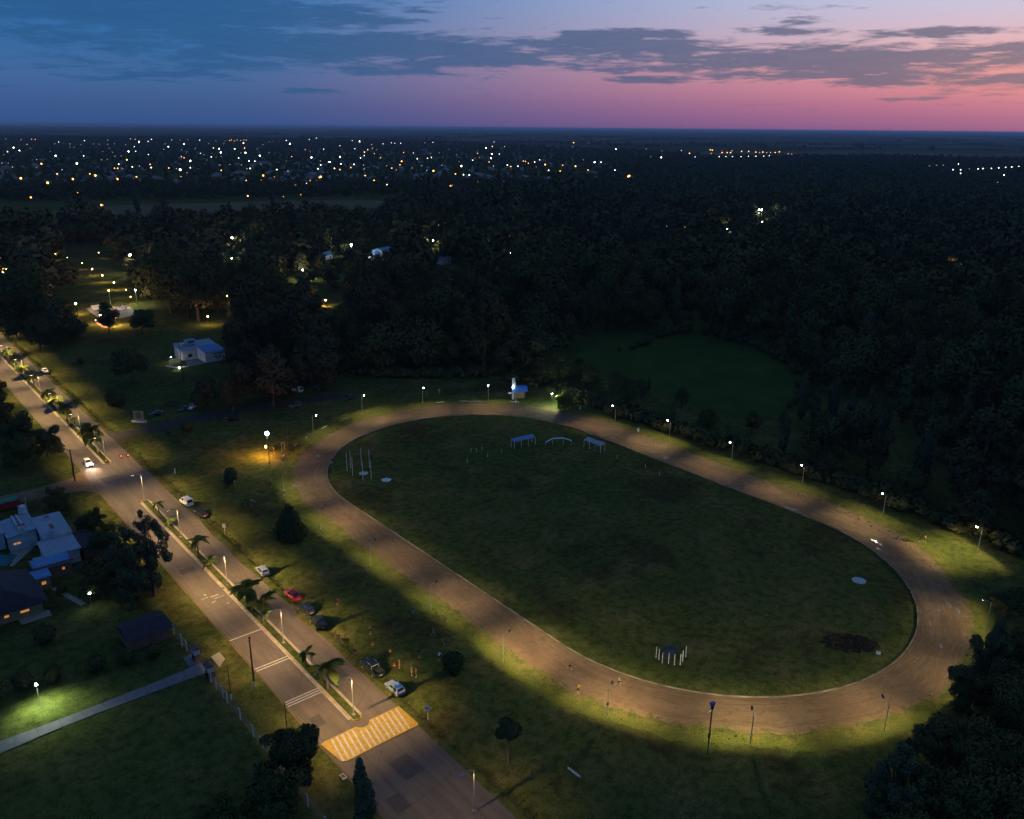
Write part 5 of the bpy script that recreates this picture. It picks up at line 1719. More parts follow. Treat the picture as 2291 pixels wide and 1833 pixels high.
# ------------------------------------------------------------------ fence, gate, poles and signs
def street_things():
    f = thing('garden_fence', 'white concrete post fence with wires along the garden left of the road', 'fence', (-20.0, 0, 0))
    post = MB()
    post.box((0, 0, .95), (.13, .13, 1.9))
    post.tube([(0, 0, 1.88), (.02, .0, 2.05), (-.28, .0, 2.3)], [.065, .06, .05], 5)
    pm = post.mesh('post', 'white_post')
    ys = [-40, -35, -30, -25, -20, -15, -10, -5, -.5, 4.0, 7.3, 12.0, 17.0, 18.7, 21.5, 23.8, 34.7, 37.1, 41]
    for y in ys:
        link('post', pm, f, (0, y, 0))
    for z in (.4, .9, 1.4, 1.85):
        MB().tube([(0, -40, z), (0, 23.8, z)], .012, 4).build('wire', 'steel', f)
        MB().tube([(0, 33.6, z), (0, 41, z)], .012, 4).build('wire', 'steel', f)
    # gate pillars with tiled caps
    for (y, l) in ((31.3, 'white gate pillar with dark red tiled cap on the far side of the driveway'), (25.2, 'white gate pillar with dark red tiled cap on the near side of the driveway')):
        t = thing('gate_pillar', l, 'gate pillar', (-19.6, y, 0))
        MB().box((0, 0, 1.15), (1.0, 1.3, 2.3)).build('shaft', 'wall_white', t)
        MB().box((.05, 0, .6), (1.1, 1.4, 1.2)).build('plinth', 'wall_brick', t)
        a, b = .7, .95
        MB().add([(-a, -b, 2.28), (a, -b, 2.28), (a, b, 2.28), (-a, b, 2.28), (0, -b, 2.72), (0, b, 2.72)], [(0, 4, 5, 3), (1, 2, 5, 4), (0, 1, 4), (2, 3, 5), (3, 2, 1, 0)]).build('tiled_cap', 'roof_tile', t)
    q = thing('white_panel', 'white rectangular notice panel on the fence above the gate', 'panel', (-20.2, 36.6, 0))
    MB().box((.1, 0, 1.2), (.06, .7, 1.5)).build('board', 'white_post', q)
    MB().box((.0, 0, .25), (.08, .1, .5)).build('stake', 'white_post', q)
    # utility poles
    for (x, y, h, wb, l) in ((-15.1, 18.4, 9.2, 1, 'dark wooden utility pole with white base beside the double white lines'), (-19.2, 17.6, 6.0, 1, 'thin dark pole with white base at the garden fence'),
                             (-16.4, 3.6, 6.5, 0, 'thin dark pole beside the bushy tree left of the crosswalk'), (-16.0, 124.6, 8.5, 0, 'dark wooden pole at the corner of the side street'),
                             (36.1, 195.8, 15.4, 0, 'very tall dark pole before the club building'), (34.8, 110.3, 8.0, 0, 'thin brown pole at the left end of the track')):
        t = thing('utility_pole', l, 'pole', (x, y, 0))
        MB().tube([(0, 0, -.1), (0, 0, h)], [.15 if h > 8 else .09, .09 if h > 8 else .05], 8).build('shaft', 'wood_pole', t)
        if wb:
            MB().tube([(0, 0, 0), (0, 0, .95)], [.17 if h > 8 else .12, .165 if h > 8 else .115], 8).build('painted_base', 'white_post', t)
        if h > 8:
            MB().box((0, 0, h - .5), (1.1, .08, .1), .8).build('crossarm', 'wood_pole', t)
    t = thing('camera_mast', 'tall pole carrying a blue camera box at the near bend of the track', 'mast', (28.9, -37.0, 0))
    MB().tube([(0, 0, 0), (0, 0, 8.6)], [.1, .06], 7).build('shaft', 'dark_steel', t)
    MB().box((0, 0, 8.6), (.6, .5, .35)).build('hood', 'roof_deepblue', t)
    MB().box((0, 0, 8.0), (.3, .3, .7)).build('box', 'dark_steel', t)
    MB().box((0, 0, 3.2), (.3, .3, .7)).build('switch_box', 'dark_steel', t)
    MB().box((-.45, 0, 7.5), (.9, .06, .06)).build('bracket', 'white_post', t)
    # billboard
    m, T = new_mat('billboard_print')
    oc = T.n('ShaderNodeTexCoord').outputs['Object']
    d = T.n('ShaderNodeVectorMath', {0: T.n('ShaderNodeMapping', {'Vector': oc, 'Location': (0, 0, -2.2), 'Scale': (1, 0, 1)}).outputs[0]}, operation='LENGTH').outputs['Value']
    nz = T.n('ShaderNodeTexNoise', {'Vector': oc, 'Scale': 3.0, 'Detail': 4}).outputs[0]
    d2 = T.m('ADD', d, T.m('MULTIPLY', nz, .25))
    col = T.ramp(T.m('DIVIDE', d2, 2.0), [(0, (.10, .07, .05)), (.3, (.24, .16, .1)), (.42, (.09, .07, .05)), (.55, (.34, .24, .14)), (.75, (.42, .33, .2)), (1, (.46, .36, .22))])
    b = T.n('ShaderNodeBsdfPrincipled', {'Base Color': col, 'Roughness': .6})
    T.n('ShaderNodeOutputMaterial', {'Surface': b.outputs[0]})
    t = thing('billboard', 'billboard with a faded round picture on a white base beside the lane', 'billboard', (10.4, 160.2, 0), -.85)
    MB().box((0, 0, 2.15), (3.0, .1, 2.7)).build('panel', 'billboard_print', t)
    fr = MB()
    for c, d_ in (((0, -.02, 3.55), (3.3, .2, .14)), ((0, -.02, .75), (3.3, .2, .14)), ((-1.58, -.02, 2.15), (.14, .2, 2.7)), ((1.58, -.02, 2.15), (.14, .2, 2.7))):
        fr.box(c, d_)
    fr.build('frame', 'kerb', t)
    MB().box((0, 0, .3), (4.6, .6, .6)).build('base', 'white_post', t)
    for x in (-1.2, 1.2):
        MB().box((x, .1, .65), (.15, .15, .3)).build('leg', 'steel', t)
    # small signs
    t = thing('road_sign', 'small white square sign on a post on the right verge', 'sign', (1.8, 72.6, 0), -.69)
    MB().tube([(0, 0, 0), (0, 0, 2.1)], .045, 6).build('post', 'white_post', t)
    pl = MB().box((0, -.03, 2.2), (.8, .04, .95)).build('plate', 'white_post', t)
    MB().box((0, -.056, 2.28), (.5, .008, .36)).build('symbol', 'steel', pl)
    t = thing('road_sign', 'pale diamond warning sign on a post beside the crosswalk', 'sign', (1.9, -5.7, 0), -.69)
    MB().tube([(0, 0, 0), (0, 0, 2.0)], .04, 6).build('post', 'white_post', t)
    pl = MB().add([(-.62, -.05, 2.1), (0, -.05, 1.48), (.62, -.05, 2.1), (0, -.05, 2.72), (-.62, -.01, 2.1), (0, -.01, 1.48), (.62, -.01, 2.1), (0, -.01, 2.72)],
                  [(0, 1, 2, 3), (7, 6, 5, 4), (0, 4, 5, 1), (1, 5, 6, 2), (2, 6, 7, 3), (3, 7, 4, 0)]).build('plate', 'sign_plate', t)
    MB().add([(-.36, -.056, 2.02), (.36, -.056, 2.02), (.2, -.056, 2.14), (.06, -.056, 2.24), (-.06, -.056, 2.24), (-.2, -.056, 2.14)], [(0, 1, 2, 3, 4, 5)]).build('symbol', 'emblem', pl)
    t = thing('marker_post', 'short white marker post in the grass right of the road', 'post', (5.2, 114.1, 0))
    MB().box((0, 0, .65), (.22, .16, 1.3)).build('shaft', 'white_post', t)
    MB().box((0, 0, 1.33), (.26, .2, .06)).build('cap', 'white_post', t)
    # goal-like notice frame at the left bend
    t = thing('notice_frame', 'pale upright frame at the left end of the track', 'frame', (33.6, 111.2, 0), .6)
    for x in (-.75, .75):
        MB().tube([(x, 0, 0), (x, 0, 2.6)], .05, 6).build('post', 'kerb', t)
    MB().tube([(-.75, 0, 2.6), (.75, 0, 2.6)], .05, 6).build('bar', 'kerb', t)
    MB().tube([(-.75, 0, 1.0), (.75, 0, 1.0)], .03, 6).build('rail', 'kerb', t)
    t = thing('log_bench', 'long pale log bench lying on the dark grass at the bottom', 'bench', (11.15, -27.9, 0), 1.6)
    MB().tube([(-1.15, 0, .42), (1.15, 0, .42)], .14, 8).build('log', 'white_post', t)
    for x in (-.8, .8):
        MB().box((x, 0, .16), (.2, .3, .32)).build('leg', 'bark', t)
    t = thing('drain_cover', 'pale concrete drain head at the roadside by the cypress', 'drain', (-13.9, -8.3, 0))
    MB().box((0, 0, .12), (.7, 1.1, .24)).build('block', 'concrete', t)
    MB().box((0, 0, .26), (.4, .6, .04)).build('grate', 'dark_steel', t)


mat('sign_plate', (.50, .56, .62), .6)
street_things()


# ------------------------------------------------------------------ things inside the oval
def infield():
    mat('circle_paint', (.42, .60, .80), .7, noise=1.5)
    mat('circle_worn', (.36, .46, .52), .8, noise=1.2, col2=(.22, .3, .3))
    for (x, y, r, m, l) in ((42.9, 83.9, 1.15, 'circle_worn', 'round pale throwing circle inside the cage posts'), (45.2, 76.6, 1.2, 'circle_paint', 'round bright blue-white throwing circle on the grass'),
                            (92.0, -25.2, 1.3, 'circle_worn', 'round grey throwing circle on the right of the infield')):
        t = thing('throwing_circle', l, 'throwing circle', (x, y, 0))
        MB().slab([(r * math.cos(6.2832 * k / 28), r * math.sin(6.2832 * k / 28)) for k in range(28)], 0, .06).build('slab', m, t)
        o = MB()
        ring(o, [(r * 1.0 * math.cos(6.2832 * k / 28), r * math.sin(6.2832 * k / 28)) for k in range(28)], [((r + .07) * math.cos(6.2832 * k / 28), (r + .07) * math.sin(6.2832 * k / 28)) for k in range(28)], .075)
        o.build('rim', 'concrete', t)
    t = thing('throwing_cage', 'ring of tall pale poles around the throwing circle at the left bend', 'throwing cage', (42.9, 84.0, 0))
    for (x, y) in ((40.4, 88.0), (42.0, 89.0), (40.0, 84.4), (45.1, 88.8), (40.5, 80.1), (46.0, 86.2), (42.5, 79.4)):
        MB().tube([(x - 42.9, y - 84.0, 0), (x - 42.9, y - 84.0, 5.1)], .055, 6).build('pole', 'white_post', t)
    t = thing('throwing_cage', 'low ring of white posts with a dark blue mat near the bottom of the infield', 'throwing cage', (42.3, -18.8, 0))
    for (x, y) in ((40.8, -16.9), (40.7, -17.6), (40.4, -18.6), (41.2, -19.3), (41.6, -20.2), (42.4, -20.8), (43.5, -20.4), (44.9, -19.9)):
        MB().tube([(x - 42.3, y + 18.8, 0), (x - 42.3, y + 18.8, 2.1)], .07, 6).build('post', 'white_post', t)
    MB().box((.5, .7, .9), (1.9, 1.1, 1.6), -.7).build('mat_stack', 'dark_blue', t)
    # dugouts
    for (x, y, rz, L, l) in ((88.2, 73.6, -.12, 7.2, 'team shelter with a flat blue roof and pale posts on the far infield'), (101.9, 59.2, -1.52, 6.4, 'team shelter with a pale sloping roof beside the far straight')):
        t = thing('team_shelter', l, 'shelter', (x, y, 0), rz)
        MB().add([(-L / 2, -.85, 2.05), (L / 2, -.85, 2.05), (L / 2, .95, 2.45), (-L / 2, .95, 2.45), (-L / 2, -.85, 2.15), (L / 2, -.85, 2.15), (L / 2, .95, 2.55), (-L / 2, .95, 2.55)],
                 [(3, 2, 1, 0), (4, 5, 6, 7), (0, 1, 5, 4), (1, 2, 6, 5), (2, 3, 7, 6), (3, 0, 4, 7)]).build('roof', 'roof_sheet' if 'sloping' in l else 'roof_blue', t)
        for k in range(4):
            MB().tube([(-L / 2 + .1 + k * (L - .2) / 3, -.8, 0), (-L / 2 + .1 + k * (L - .2) / 3, -.8, 2.1)], .06, 6).build('post', 'white_post', t)
        for k in range(2):
            MB().tube([(-L / 2 + .1 + k * (L - .2), .85, 0), (-L / 2 + .1 + k * (L - .2), .85, 2.45)], .06, 6).build('post', 'white_post', t)
        MB().box((0, .5, .45), (L - .6, .4, .08)).build('bench', 'wood_pole', t)
    t = thing('canopy', 'bent pale blue canopy arch between the two team shelters', 'canopy', (96.3, 67.8, 0), -.65)
    pts = [(-3.6, .9), (-1.6, 2.0), (1.4, 2.1), (3.7, 1.3)]
    mb = MB()
    vs = []
    for x, z in pts:
        vs += [(x, -.35, z), (x, .35, z), (x, .35, z + .09), (x, -.35, z + .09)]
    mb.add(vs, [(i * 4 + j, i * 4 + (j + 1) % 4, i * 4 + 4 + (j + 1) % 4, i * 4 + 4 + j) for i in range(3) for j in range(4)] + [(0, 3, 2, 1), (12, 13, 14, 15)])
    mb.build('sheet', 'circle_paint', t)
    for x, z in pts:
        MB().tube([(x, .25, 0), (x, .25, z)], .05, 6).build('post', 'white_post', t)
    # short pale posts of a fallen rail around the pitch
    z = lambda a, b: P(1020 + a / 4.312, 800 + b / 4.312)
    for i, (a, b) in enumerate(((147, 915), (198, 912), (250, 890), (112, 1015), (305, 962), (438, 922), (1555, 975), (1828, 1065), (1962, 1138))):
        w = z(a, b)
        o = MB().tube([(0, 0, 0), (0, 0, 1.05), (0, 0, 1.1)], [.07, .06, .03], 6).build('rail_post', 'white_post', None, loc=(w.x, w.y, 0))
        tag(o, f'short pale post in the far infield grass, {ORD[i]} from the left', 'post', 'posts of the old pitch rail')
    # white boards round the outer edge of the track
    zA = lambda a, b: P(620 + a / 4.312, 850 + b / 4.312)
    for i, (a, b, L) in enumerate(((60, 745, 1.4), (178, 640, 1.6), (455, 470, 2.4), (690, 385, 2.0), (1570, 228, 2.6), (1795, 217, 2.4), (1862, 222, 1.6), (1935, 221, 3.2), (2290, 436 - 216 + 4, 3.0))):
        w = zA(a, b)
        dy = max(0, abs(w.y - TC[1]) - TL / 2) * (1 if w.y > TC[1] else -1)
        t = thing('edge_board', f'low white board at the outer edge of the far bend, {ORD[i]} from the left', 'board', (w.x, w.y, 0), math.atan2(w.x - TC[0], -dy) if dy else 1.57, 'white boards round the far bend')
        MB().box((0, 0, .42), (L, .07, .22)).build('plank', 'white_post', t)
        for s in (-1, 1):
            MB().box((s * L * .4, 0, .2), (.08, .08, .4)).build('stake', 'wood_pole', t)
    w = P(1427, 966)
    t = thing('litter_bin', 'small white bin at the outer edge of the far straight', 'bin', (w.x, w.y, 0))
    MB().tube([(0, 0, .1), (0, 0, 1.0)], [.32, .38], 10).build('drum', 'white_post', t)
    MB().tube([(0, 0, 1.0), (0, 0, 1.06)], [.4, .4], 10).build('lid', 'steel', t)
    for i, (a, b, l) in enumerate(((1298, 917, 'short white post beside the kiosk at the top bend'), (1154, 902, 'white marker post before the kiosk'))):
        w = P(a, b)
        t = thing('marker_post', l, 'post', (w.x, w.y, 0))
        MB().box((0, 0, .6), (.2, .2, 1.2)).build('shaft', 'white_post', t)
        MB().box((0, 0, 1.22), (.24, .24, .05)).build('cap', 'white_post', t)
    w = P(1965, 1462)
    t = thing('mesh_panel', 'small pale panel lying beside the dark thicket', 'panel', (w.x, w.y, 0), .4)
    MB().box((0, 0, .08), (1.0, .7, .06)).build('board', 'circle_worn', t)


mat('dark_blue', (.012, .025, .07), .7, noise=2.0)
infield()

# ------------------------------------------------------------------ vehicles
mat('tyre', (.02, .02, .02), .9)
mat('rim', (.35, .35, .36), .4, .7)
mat('car_glass', (.012, .016, .02), .08, spec=.6)
mat('tail_lens', (.28, .012, .012), .3)
mat('head_lens', (.6, .62, .64), .2)
mat('bed_liner', (.035, .032, .03), .9, noise=4.0)


def paint(name, col, metal=.3, rough=.3):
    return mat(name, col, rough, metal, noise=1.5, col2=tuple(c * .9 for c in col), spec=.5)


CARS = {
    'hatch': dict(st=[(1.98, .60, .60), (1.86, .77, .68), (1.2, .83, .82), (.75, .84, .90), (-1.3, .84, .95), (-1.84, .80, .93), (-1.98, .70, .78)], bf=.85, br=-1.8, rf=.18, rr=-1.5, belt=.9, top=1.43, wb=(1.22, -1.25)),
    'sedan': dict(st=[(2.15, .60, .58), (2.03, .78, .66), (1.3, .84, .80), (.8, .85, .88), (-1.35, .85, .93), (-2.0, .81, .90), (-2.15, .70, .72)], bf=.9, br=-1.5, rf=.2, rr=-.95, belt=.88, top=1.40, wb=(1.32, -1.28)),
    'van': dict(st=[(2.05, .66, .72), (1.93, .80, .84), (1.4, .86, 1.0), (1.0, .87, 1.06), (-1.6, .87, 1.1), (-2.0, .86, 1.1), (-2.08, .82, 1.0)], bf=1.2, br=-2.06, rf=.62, rr=-1.98, belt=1.04, top=1.82, wb=(1.35, -1.3)),
    'suv': dict(st=[(2.15, .66, .75), (2.02, .82, .86), (1.3, .88, 1.0), (.85, .9, 1.06), (-1.5, .9, 1.1), (-2.0, .86, 1.08), (-2.12, .78, .95)], bf=.95, br=-1.98, rf=.3, rr=-1.7, belt=1.04, top=1.68, wb=(1.35, -1.3)),
    'pickup': dict(st=[(2.55, .68, .80), (2.42, .84, .92), (1.6, .9, 1.06), (1.1, .91, 1.12), (-.9, .91, 1.12)], bf=1.2, br=-.92, rf=.5, rr=-.72, belt=1.1, top=1.76, wb=(1.6, -1.55)),
}
_cm = {}


def car_meshes(kind):
    if kind in _cm:
        return _cm[kind]
    c = CARS[kind]
    out = {}
    zb = .28 if kind in ('hatch', 'sedan') else .38
    mb = MB()
    vs = []
    for x, hw, zt in c['st']:
        vs += [(x, -hw, zb + .12), (x, -hw * .9, zb), (x, hw * .9, zb), (x, hw, zb + .12), (x, hw, zt - .14), (x, hw * .86, zt), (x, -hw * .86, zt), (x, -hw, zt - .14)]
    n = len(c['st'])
    fs = [(i * 8 + j, i * 8 + (j + 1) % 8, i * 8 + 8 + (j + 1) % 8, i * 8 + 8 + j) for i in range(n - 1) for j in range(8)]
    fs += [tuple(range(8)), tuple((n - 1) * 8 + j for j in range(8))[::-1]]
    mb.add(vs, fs)
    if kind == 'pickup':
        for (p, d) in (((-1.75, -.86, .85), (1.7, .1, .55)), ((-1.75, .86, .85), (1.7, .1, .55)), ((-2.56, 0, .85), (.1, 1.82, .55)), ((-1.75, 0, .5), (1.7, 1.7, .3))):
            mb.box(p, d)
    out['body'] = mb.mesh('body', 'tyre')
    hb, ht = .80, .62
    if kind in ('van', 'suv', 'pickup'):
        hb, ht = .85, .70
    B = [(c['bf'], hb * .94, c['belt']), (c['br'], hb * .94, c['belt']), (c['br'], -hb * .94, c['belt']), (c['bf'], -hb * .94, c['belt'])]
    Tt = [(c['rf'], ht, c['top']), (c['rr'], ht, c['top']), (c['rr'], -ht, c['top']), (c['rf'], -ht, c['top'])]
    mb = MB()
    mb.add(B + Tt, [(4, 5, 6, 7), (0, 1, 5, 4), (1, 2, 6, 5), (2, 3, 7, 6), (3, 0, 4, 7)])
    rc = [(x * .97 + (c['rf'] + c['rr']) / 2 * .03, y * .9, z + .045) for x, y, z in Tt]
    mb.add(Tt + rc, [(4, 5, 6, 7)] + [(i, (i + 1) % 4, 4 + (i + 1) % 4, 4 + i) for i in range(4)])
    out['cabin'] = mb.mesh('cabin', 'tyre')

    def panel(nm, q, inset, split=None):
        q = [Vector(p) for p in q]
        ce = sum(q, Vector()) / 4
        nrm = (q[1] - q[0]).cross(q[3] - q[0]).normalized()
        if nrm.dot(ce - Vector(((c['bf'] + c['br']) / 2, 0, c['belt']))) < 0:
            nrm = -nrm
        m2 = MB()
        def put(a, b):
            pts = [q[0].lerp(q[1], a).lerp(q[3].lerp(q[2], a), v) for v in (.1, .9)] + [q[0].lerp(q[1], b).lerp(q[3].lerp(q[2], b), v) for v in (.9, .1)]
            m2.add([p + nrm * .012 for p in pts], [(0, 1, 2, 3)])
        if split:
            for a, b in split:
                put(a, b)
        else:
            put(inset, 1 - inset)
        out.setdefault(nm, []).append(m2.mesh(nm, 'car_glass'))
    panel('windshield', (B[3], B[0], Tt[0], Tt[3]), .06)
    panel('rear_window', (B[1], B[2], Tt[2], Tt[1]), .1)
    sp = [(.08, .47), (.51, .92)] if kind != 'van' else [(.08, .36)]
    panel('side_window', (B[0], B[1], Tt[1], Tt[0]), .1, sp)
    panel('side_window', (B[3], B[2], Tt[2], Tt[3]), .1, sp)
    r = .31 if kind in ('hatch', 'sedan') else .36
    out['tyre'] = MB().tube([(0, -.1, 0), (0, .1, 0)], r, 14).mesh('tyre', 'tyre')
    out['rim'] = MB().tube([(0, -.112, 0), (0, .112, 0)], r * .62, 10).mesh('rim', 'rim')
    f0, fl = c['st'][1], c['st'][-2] if kind != 'pickup' else (-2.62, .86, 1.0)
    out['headlight'] = MB().box((0, 0, 0), (.12, .34, .16)).mesh('headlight', 'head_lens')
    out['headlit'] = MB().box((0, 0, 0), (.16, .40, .22)).mesh('headlight', 'glow_white')
    out['tail_light'] = MB().box((0, 0, 0), (.1, .2, .3)).mesh('tail_light', 'tail_lens')
    out['taillit'] = MB().box((0, 0, 0), (.12, .3, .3)).mesh('tail_light', 'glow_red')
    out['plate'] = MB().box((0, 0, 0), (.03, .5, .14)).mesh('number_plate', 'white_post')
    out['mirror'] = MB().box((0, 0, 0), (.12, .2, .14)).mesh('mirror', 'tyre')
    out['bumper'] = MB().box((0, 0, 0), (.14, 1.5, .2)).mesh('bumper', 'tyre')
    out['r'] = r
    out['rear_x'] = c['st'][-1][0] if kind != 'pickup' else -2.6
    _cm[kind] = out
    return out


def car(kind, pm, label, loc, rz, group=None, cat='car', lit=None, bump=None, name=None):
    """rz: heading, 0 = +y (away from the camera along the road)"""
    M = car_meshes(kind)
    c = CARS[kind]
    t = thing(name or ('pickup_truck' if kind == 'pickup' else 'van' if kind == 'van' else 'car'), label, cat, (loc[0], loc[1], loc[2] if len(loc) > 2 else 0), rz + math.pi / 2, group)

    def painted(nm):
        o = link(nm, M[nm], t)
        if o.material_slots:
            o.material_slots[0].link = 'OBJECT'
            o.material_slots[0].material = MATS[pm]
        return o
    painted('body')
    cb = painted('cabin')
    for nm in ('windshield', 'rear_window', 'side_window'):
        for me in M[nm]:
            link(nm, me, cb)
    for x in c['wb']:
        for s in (-1, 1):
            w = link('wheel', None, t, (x, s * (c['st'][3][1] - .07), M['r']))
            link('tyre', M['tyre'], w)
            link('rim', M['rim'], w)
    fx, fh, fz = c['st'][1]
    for s in (-1, 1):
        link('headlight', M['headlit'] if lit == 'front' else M['headlight'], t, (fx + .04, s * fh * .72, fz - .1))
        link('tail_light', M['taillit'] if lit == 'rear' else M['tail_light'], t, (M['rear_x'] + .05, s * .68, .78 if kind in ('hatch', 'sedan') else .9))
        mo = link('mirror', M['mirror'], t, (c['bf'] - .25, s * (c['st'][3][1] + .06), c['belt'] + .08))
        mo.material_slots[0].link = 'OBJECT'
        mo.material_slots[0].material = MATS[pm]
    link('number_plate', M['plate'], t, (M['rear_x'] - .06, 0, .62))
    for x in (c['st'][0][0] + .0, M['rear_x'] - .02):
        o = link('bumper', M['bumper'], t, (x, 0, .45))
        o.material_slots[0].link = 'OBJECT'
        o.material_slots[0].material = MATS[bump or pm]
    if kind == 'pickup':
        MB().box((-1.75, 0, .66), (1.6, 1.62, .03)).build('bed_floor', 'bed_liner', t)
        MB().tube([(-1.0, -.7, 1.1), (-1.0, -.7, 1.62), (-1.0, .7, 1.62), (-1.0, .7, 1.1)], .045, 6).build('roll_bar', 'white_post', t)
        for s in (-1, 1):
            MB().tube([(.35, s * .66, 1.83), (-.6, s * .66, 1.83)], .03, 5).build('roof_rail', 'white_post', t)
    if lit == 'front':
        for s in (-1, 1):
            lamp_light('beam', t, (fx + .3, s * fh * .72, fz - .05), 3200, (1, .62, .45), .08, 58, .8, (1, 0, -.13))
    if lit == 'rear':
        lamp_light('tail_glow', t, (M['rear_x'] - .5, 0, .8), 60, (1, .12, .06), .2)
    return t


def motorbike(label, loc, rz, rider=None, lit=False, group=None):
    t = thing('motorbike', label, 'motorbike', (loc[0], loc[1], 0), rz + math.pi / 2, group)
    for x in (.62, -.62):
        o = MB()
        pts = [(x + .3 * math.cos(6.2832 * k / 14), 0, .31 + .3 * math.sin(6.2832 * k / 14)) for k in range(15)]
        o.tube(pts, .055, 5, cap=False)
        o.build('wheel', 'tyre', t)
    MB().tube([(.62, 0, .31), (.42, 0, .8), (.34, 0, 1.02)], .035, 5).build('fork', 'steel', t)
    MB().tube([(.34, -.34, 1.05), (.38, 0, 1.02), (.34, .34, 1.05)], .02, 5).build('handlebar', 'dark_steel', t)
    MB().box((.05, 0, .52), (.5, .26, .34)).build('engine', 'dark_steel', t)
    MB().ball((.16, 0, .84), .2, 8, 6, sz=.7).build('tank', 'car_black', t)
    MB().box((-.32, 0, .83), (.62, .24, .09)).build('seat', 'tyre', t)
    MB().tube([(-.62, 0, .31), (0, .12, .4), (.1, .12, .5)], .03, 5).build('swingarm', 'steel', t)
    if lit:
        MB().box((-.72, 0, .78), (.08, .2, .14)).build('tail_light', 'glow_red', t)
        lamp_light('tail_glow', t, (-1.0, 0, .8), 25, (1, .1, .05), .1)
    else:
        MB().box((-.66, 0, .78), (.05, .14, .08)).build('tail_light', 'tail_lens', t)
    return t


def vehicles():
    for n, c, m in (('car_white', (.72, .72, .74), .0), ('car_silver', (.42, .46, .52), .6), ('car_red', (.48, .02, .018), .1), ('car_navy', (.03, .04, .065), .4), ('car_black', (.012, .012, .015), .2),
                    ('car_green', (.016, .028, .028), .3), ('car_blue_silver', (.34, .42, .54), .6), ('car_grey', (.12, .12, .13), .4)):
        paint(n, c, m)
    Z = lambda ox, oy, s, a, b: P(ox + a / s, oy + b / s)
    g = 'vehicles parked along the right verge'
    v = Z(0, 900, 4.312, 1800, 985)
    car('van', 'car_white', 'white panel van parked on the right verge', (v.x, v.y), .12, g, 'van')
    v = Z(0, 900, 4.312, 1940, 1092)
    car('sedan', 'car_black', 'black car parked on the verge just behind the white van', (v.x, v.y), .05, g)
    v = Z(350, 1150, 4.312, 1020, 572)
    car('hatch', 'car_silver', 'silver hatchback parked alone on the right verge by the palms', (v.x + .1, v.y), -.04, g)
    v = Z(350, 1150, 4.312, 1315, 805)
    car('sedan', 'car_red', 'bright red sedan parked on the right verge', (v.x, v.y), .06, g)
    v = Z(350, 1150, 4.312, 1445, 940)
    car('hatch', 'car_navy', 'dark blue hatchback parked behind the red sedan', (v.x, v.y), .02, g)
    v = Z(350, 1150, 4.312, 1565, 1072)
    car('suv', 'car_black', 'black car parked with wheels in the grass behind the dark blue hatchback', (v.x, v.y), -.1, g)
    v = P(833, 1503)
    car('pickup', 'car_green', 'dark pickup truck with open bed parked near the crosswalk', (v.x + .1, v.y + .2), .03, g, 'pickup')
    v = P(883.5, 1546)
    car('hatch', 'car_blue_silver', 'blue-silver hatchback parked nearest the crosswalk', (v.x + .05, v.y), .0, g, bump='car_grey')
    v = Z(0, 900, 4.312, 845, 605)
    car('hatch', 'car_white', 'white car with glaring headlights driving down the left lane', (-10.6, v.y), math.pi, None, lit='front')
    v = Z(0, 440, 3.593, 45, 1242)
    car('hatch', 'car_grey', 'car with glowing red tail lights far up the road', (-3.2, v.y), .0, None, lit='rear')
    v = Z(0, 440, 3.593, 345, 1412)
    car('sedan', 'car_white', 'white car parked on the far right verge opposite the trees', (v.x + .6, v.y), .05, g)
    lot = [(565, 275, 'hatch', 'car_white', 'white car on the dark lane right of the billboard', 2.3), (490, 295, 'sedan', 'car_black', 'dark car beside the white car on the lane', 2.2), (220, 340, 'sedan', 'car_black', 'dark car with a shining light beside the billboard', 1.5),
           (940, 395, 'suv', 'car_black', 'dark car under the brownish trees by the lane', 1.0), (1560, 265, 'suv', 'car_grey', 'dark grey car parked near the top left bend of the track', 1.5), (1575, 115, 'van', 'car_white', 'white van among the trees above the top left bend', .3),
           (1740, 95, 'sedan', 'car_black', 'dark car right of the white van among the trees', 1.3), (2070, 190, 'hatch', 'car_navy', 'dark blue car on the lawn above the top bend', 1.5)]
    for a, b, k, p, l, rz in lot:
        v = Z(300, 850, 4.312, a, b)
        car(k, p, l, (v.x, v.y), rz, 'cars around the dark parking lane', 'van' if k == 'van' else 'car')
    v = P(348, 925)
    for (a, b, l, lit, rz) in ((470, 1171, 'dark motorbike parked behind the black car on the verge', 0, .2), (758, 1433, 'dark motorbike parked in the grass before the pickup truck', 0, -.3), (792, 1463, 'motorbike parked nearest the pickup truck', 0, .1),
                               (270, 1025, 'motorbike riding up the right lane nearer the median', 1, 0), (285, 1023, 'motorbike with bright red tail light near the right road edge', 1, 0), (404, 1114, 'dark motorbike standing before the white van', 0, .4)):
        v = P(a, b)
        motorbike(l, (v.x, v.y), rz, lit=lit)


vehicles()


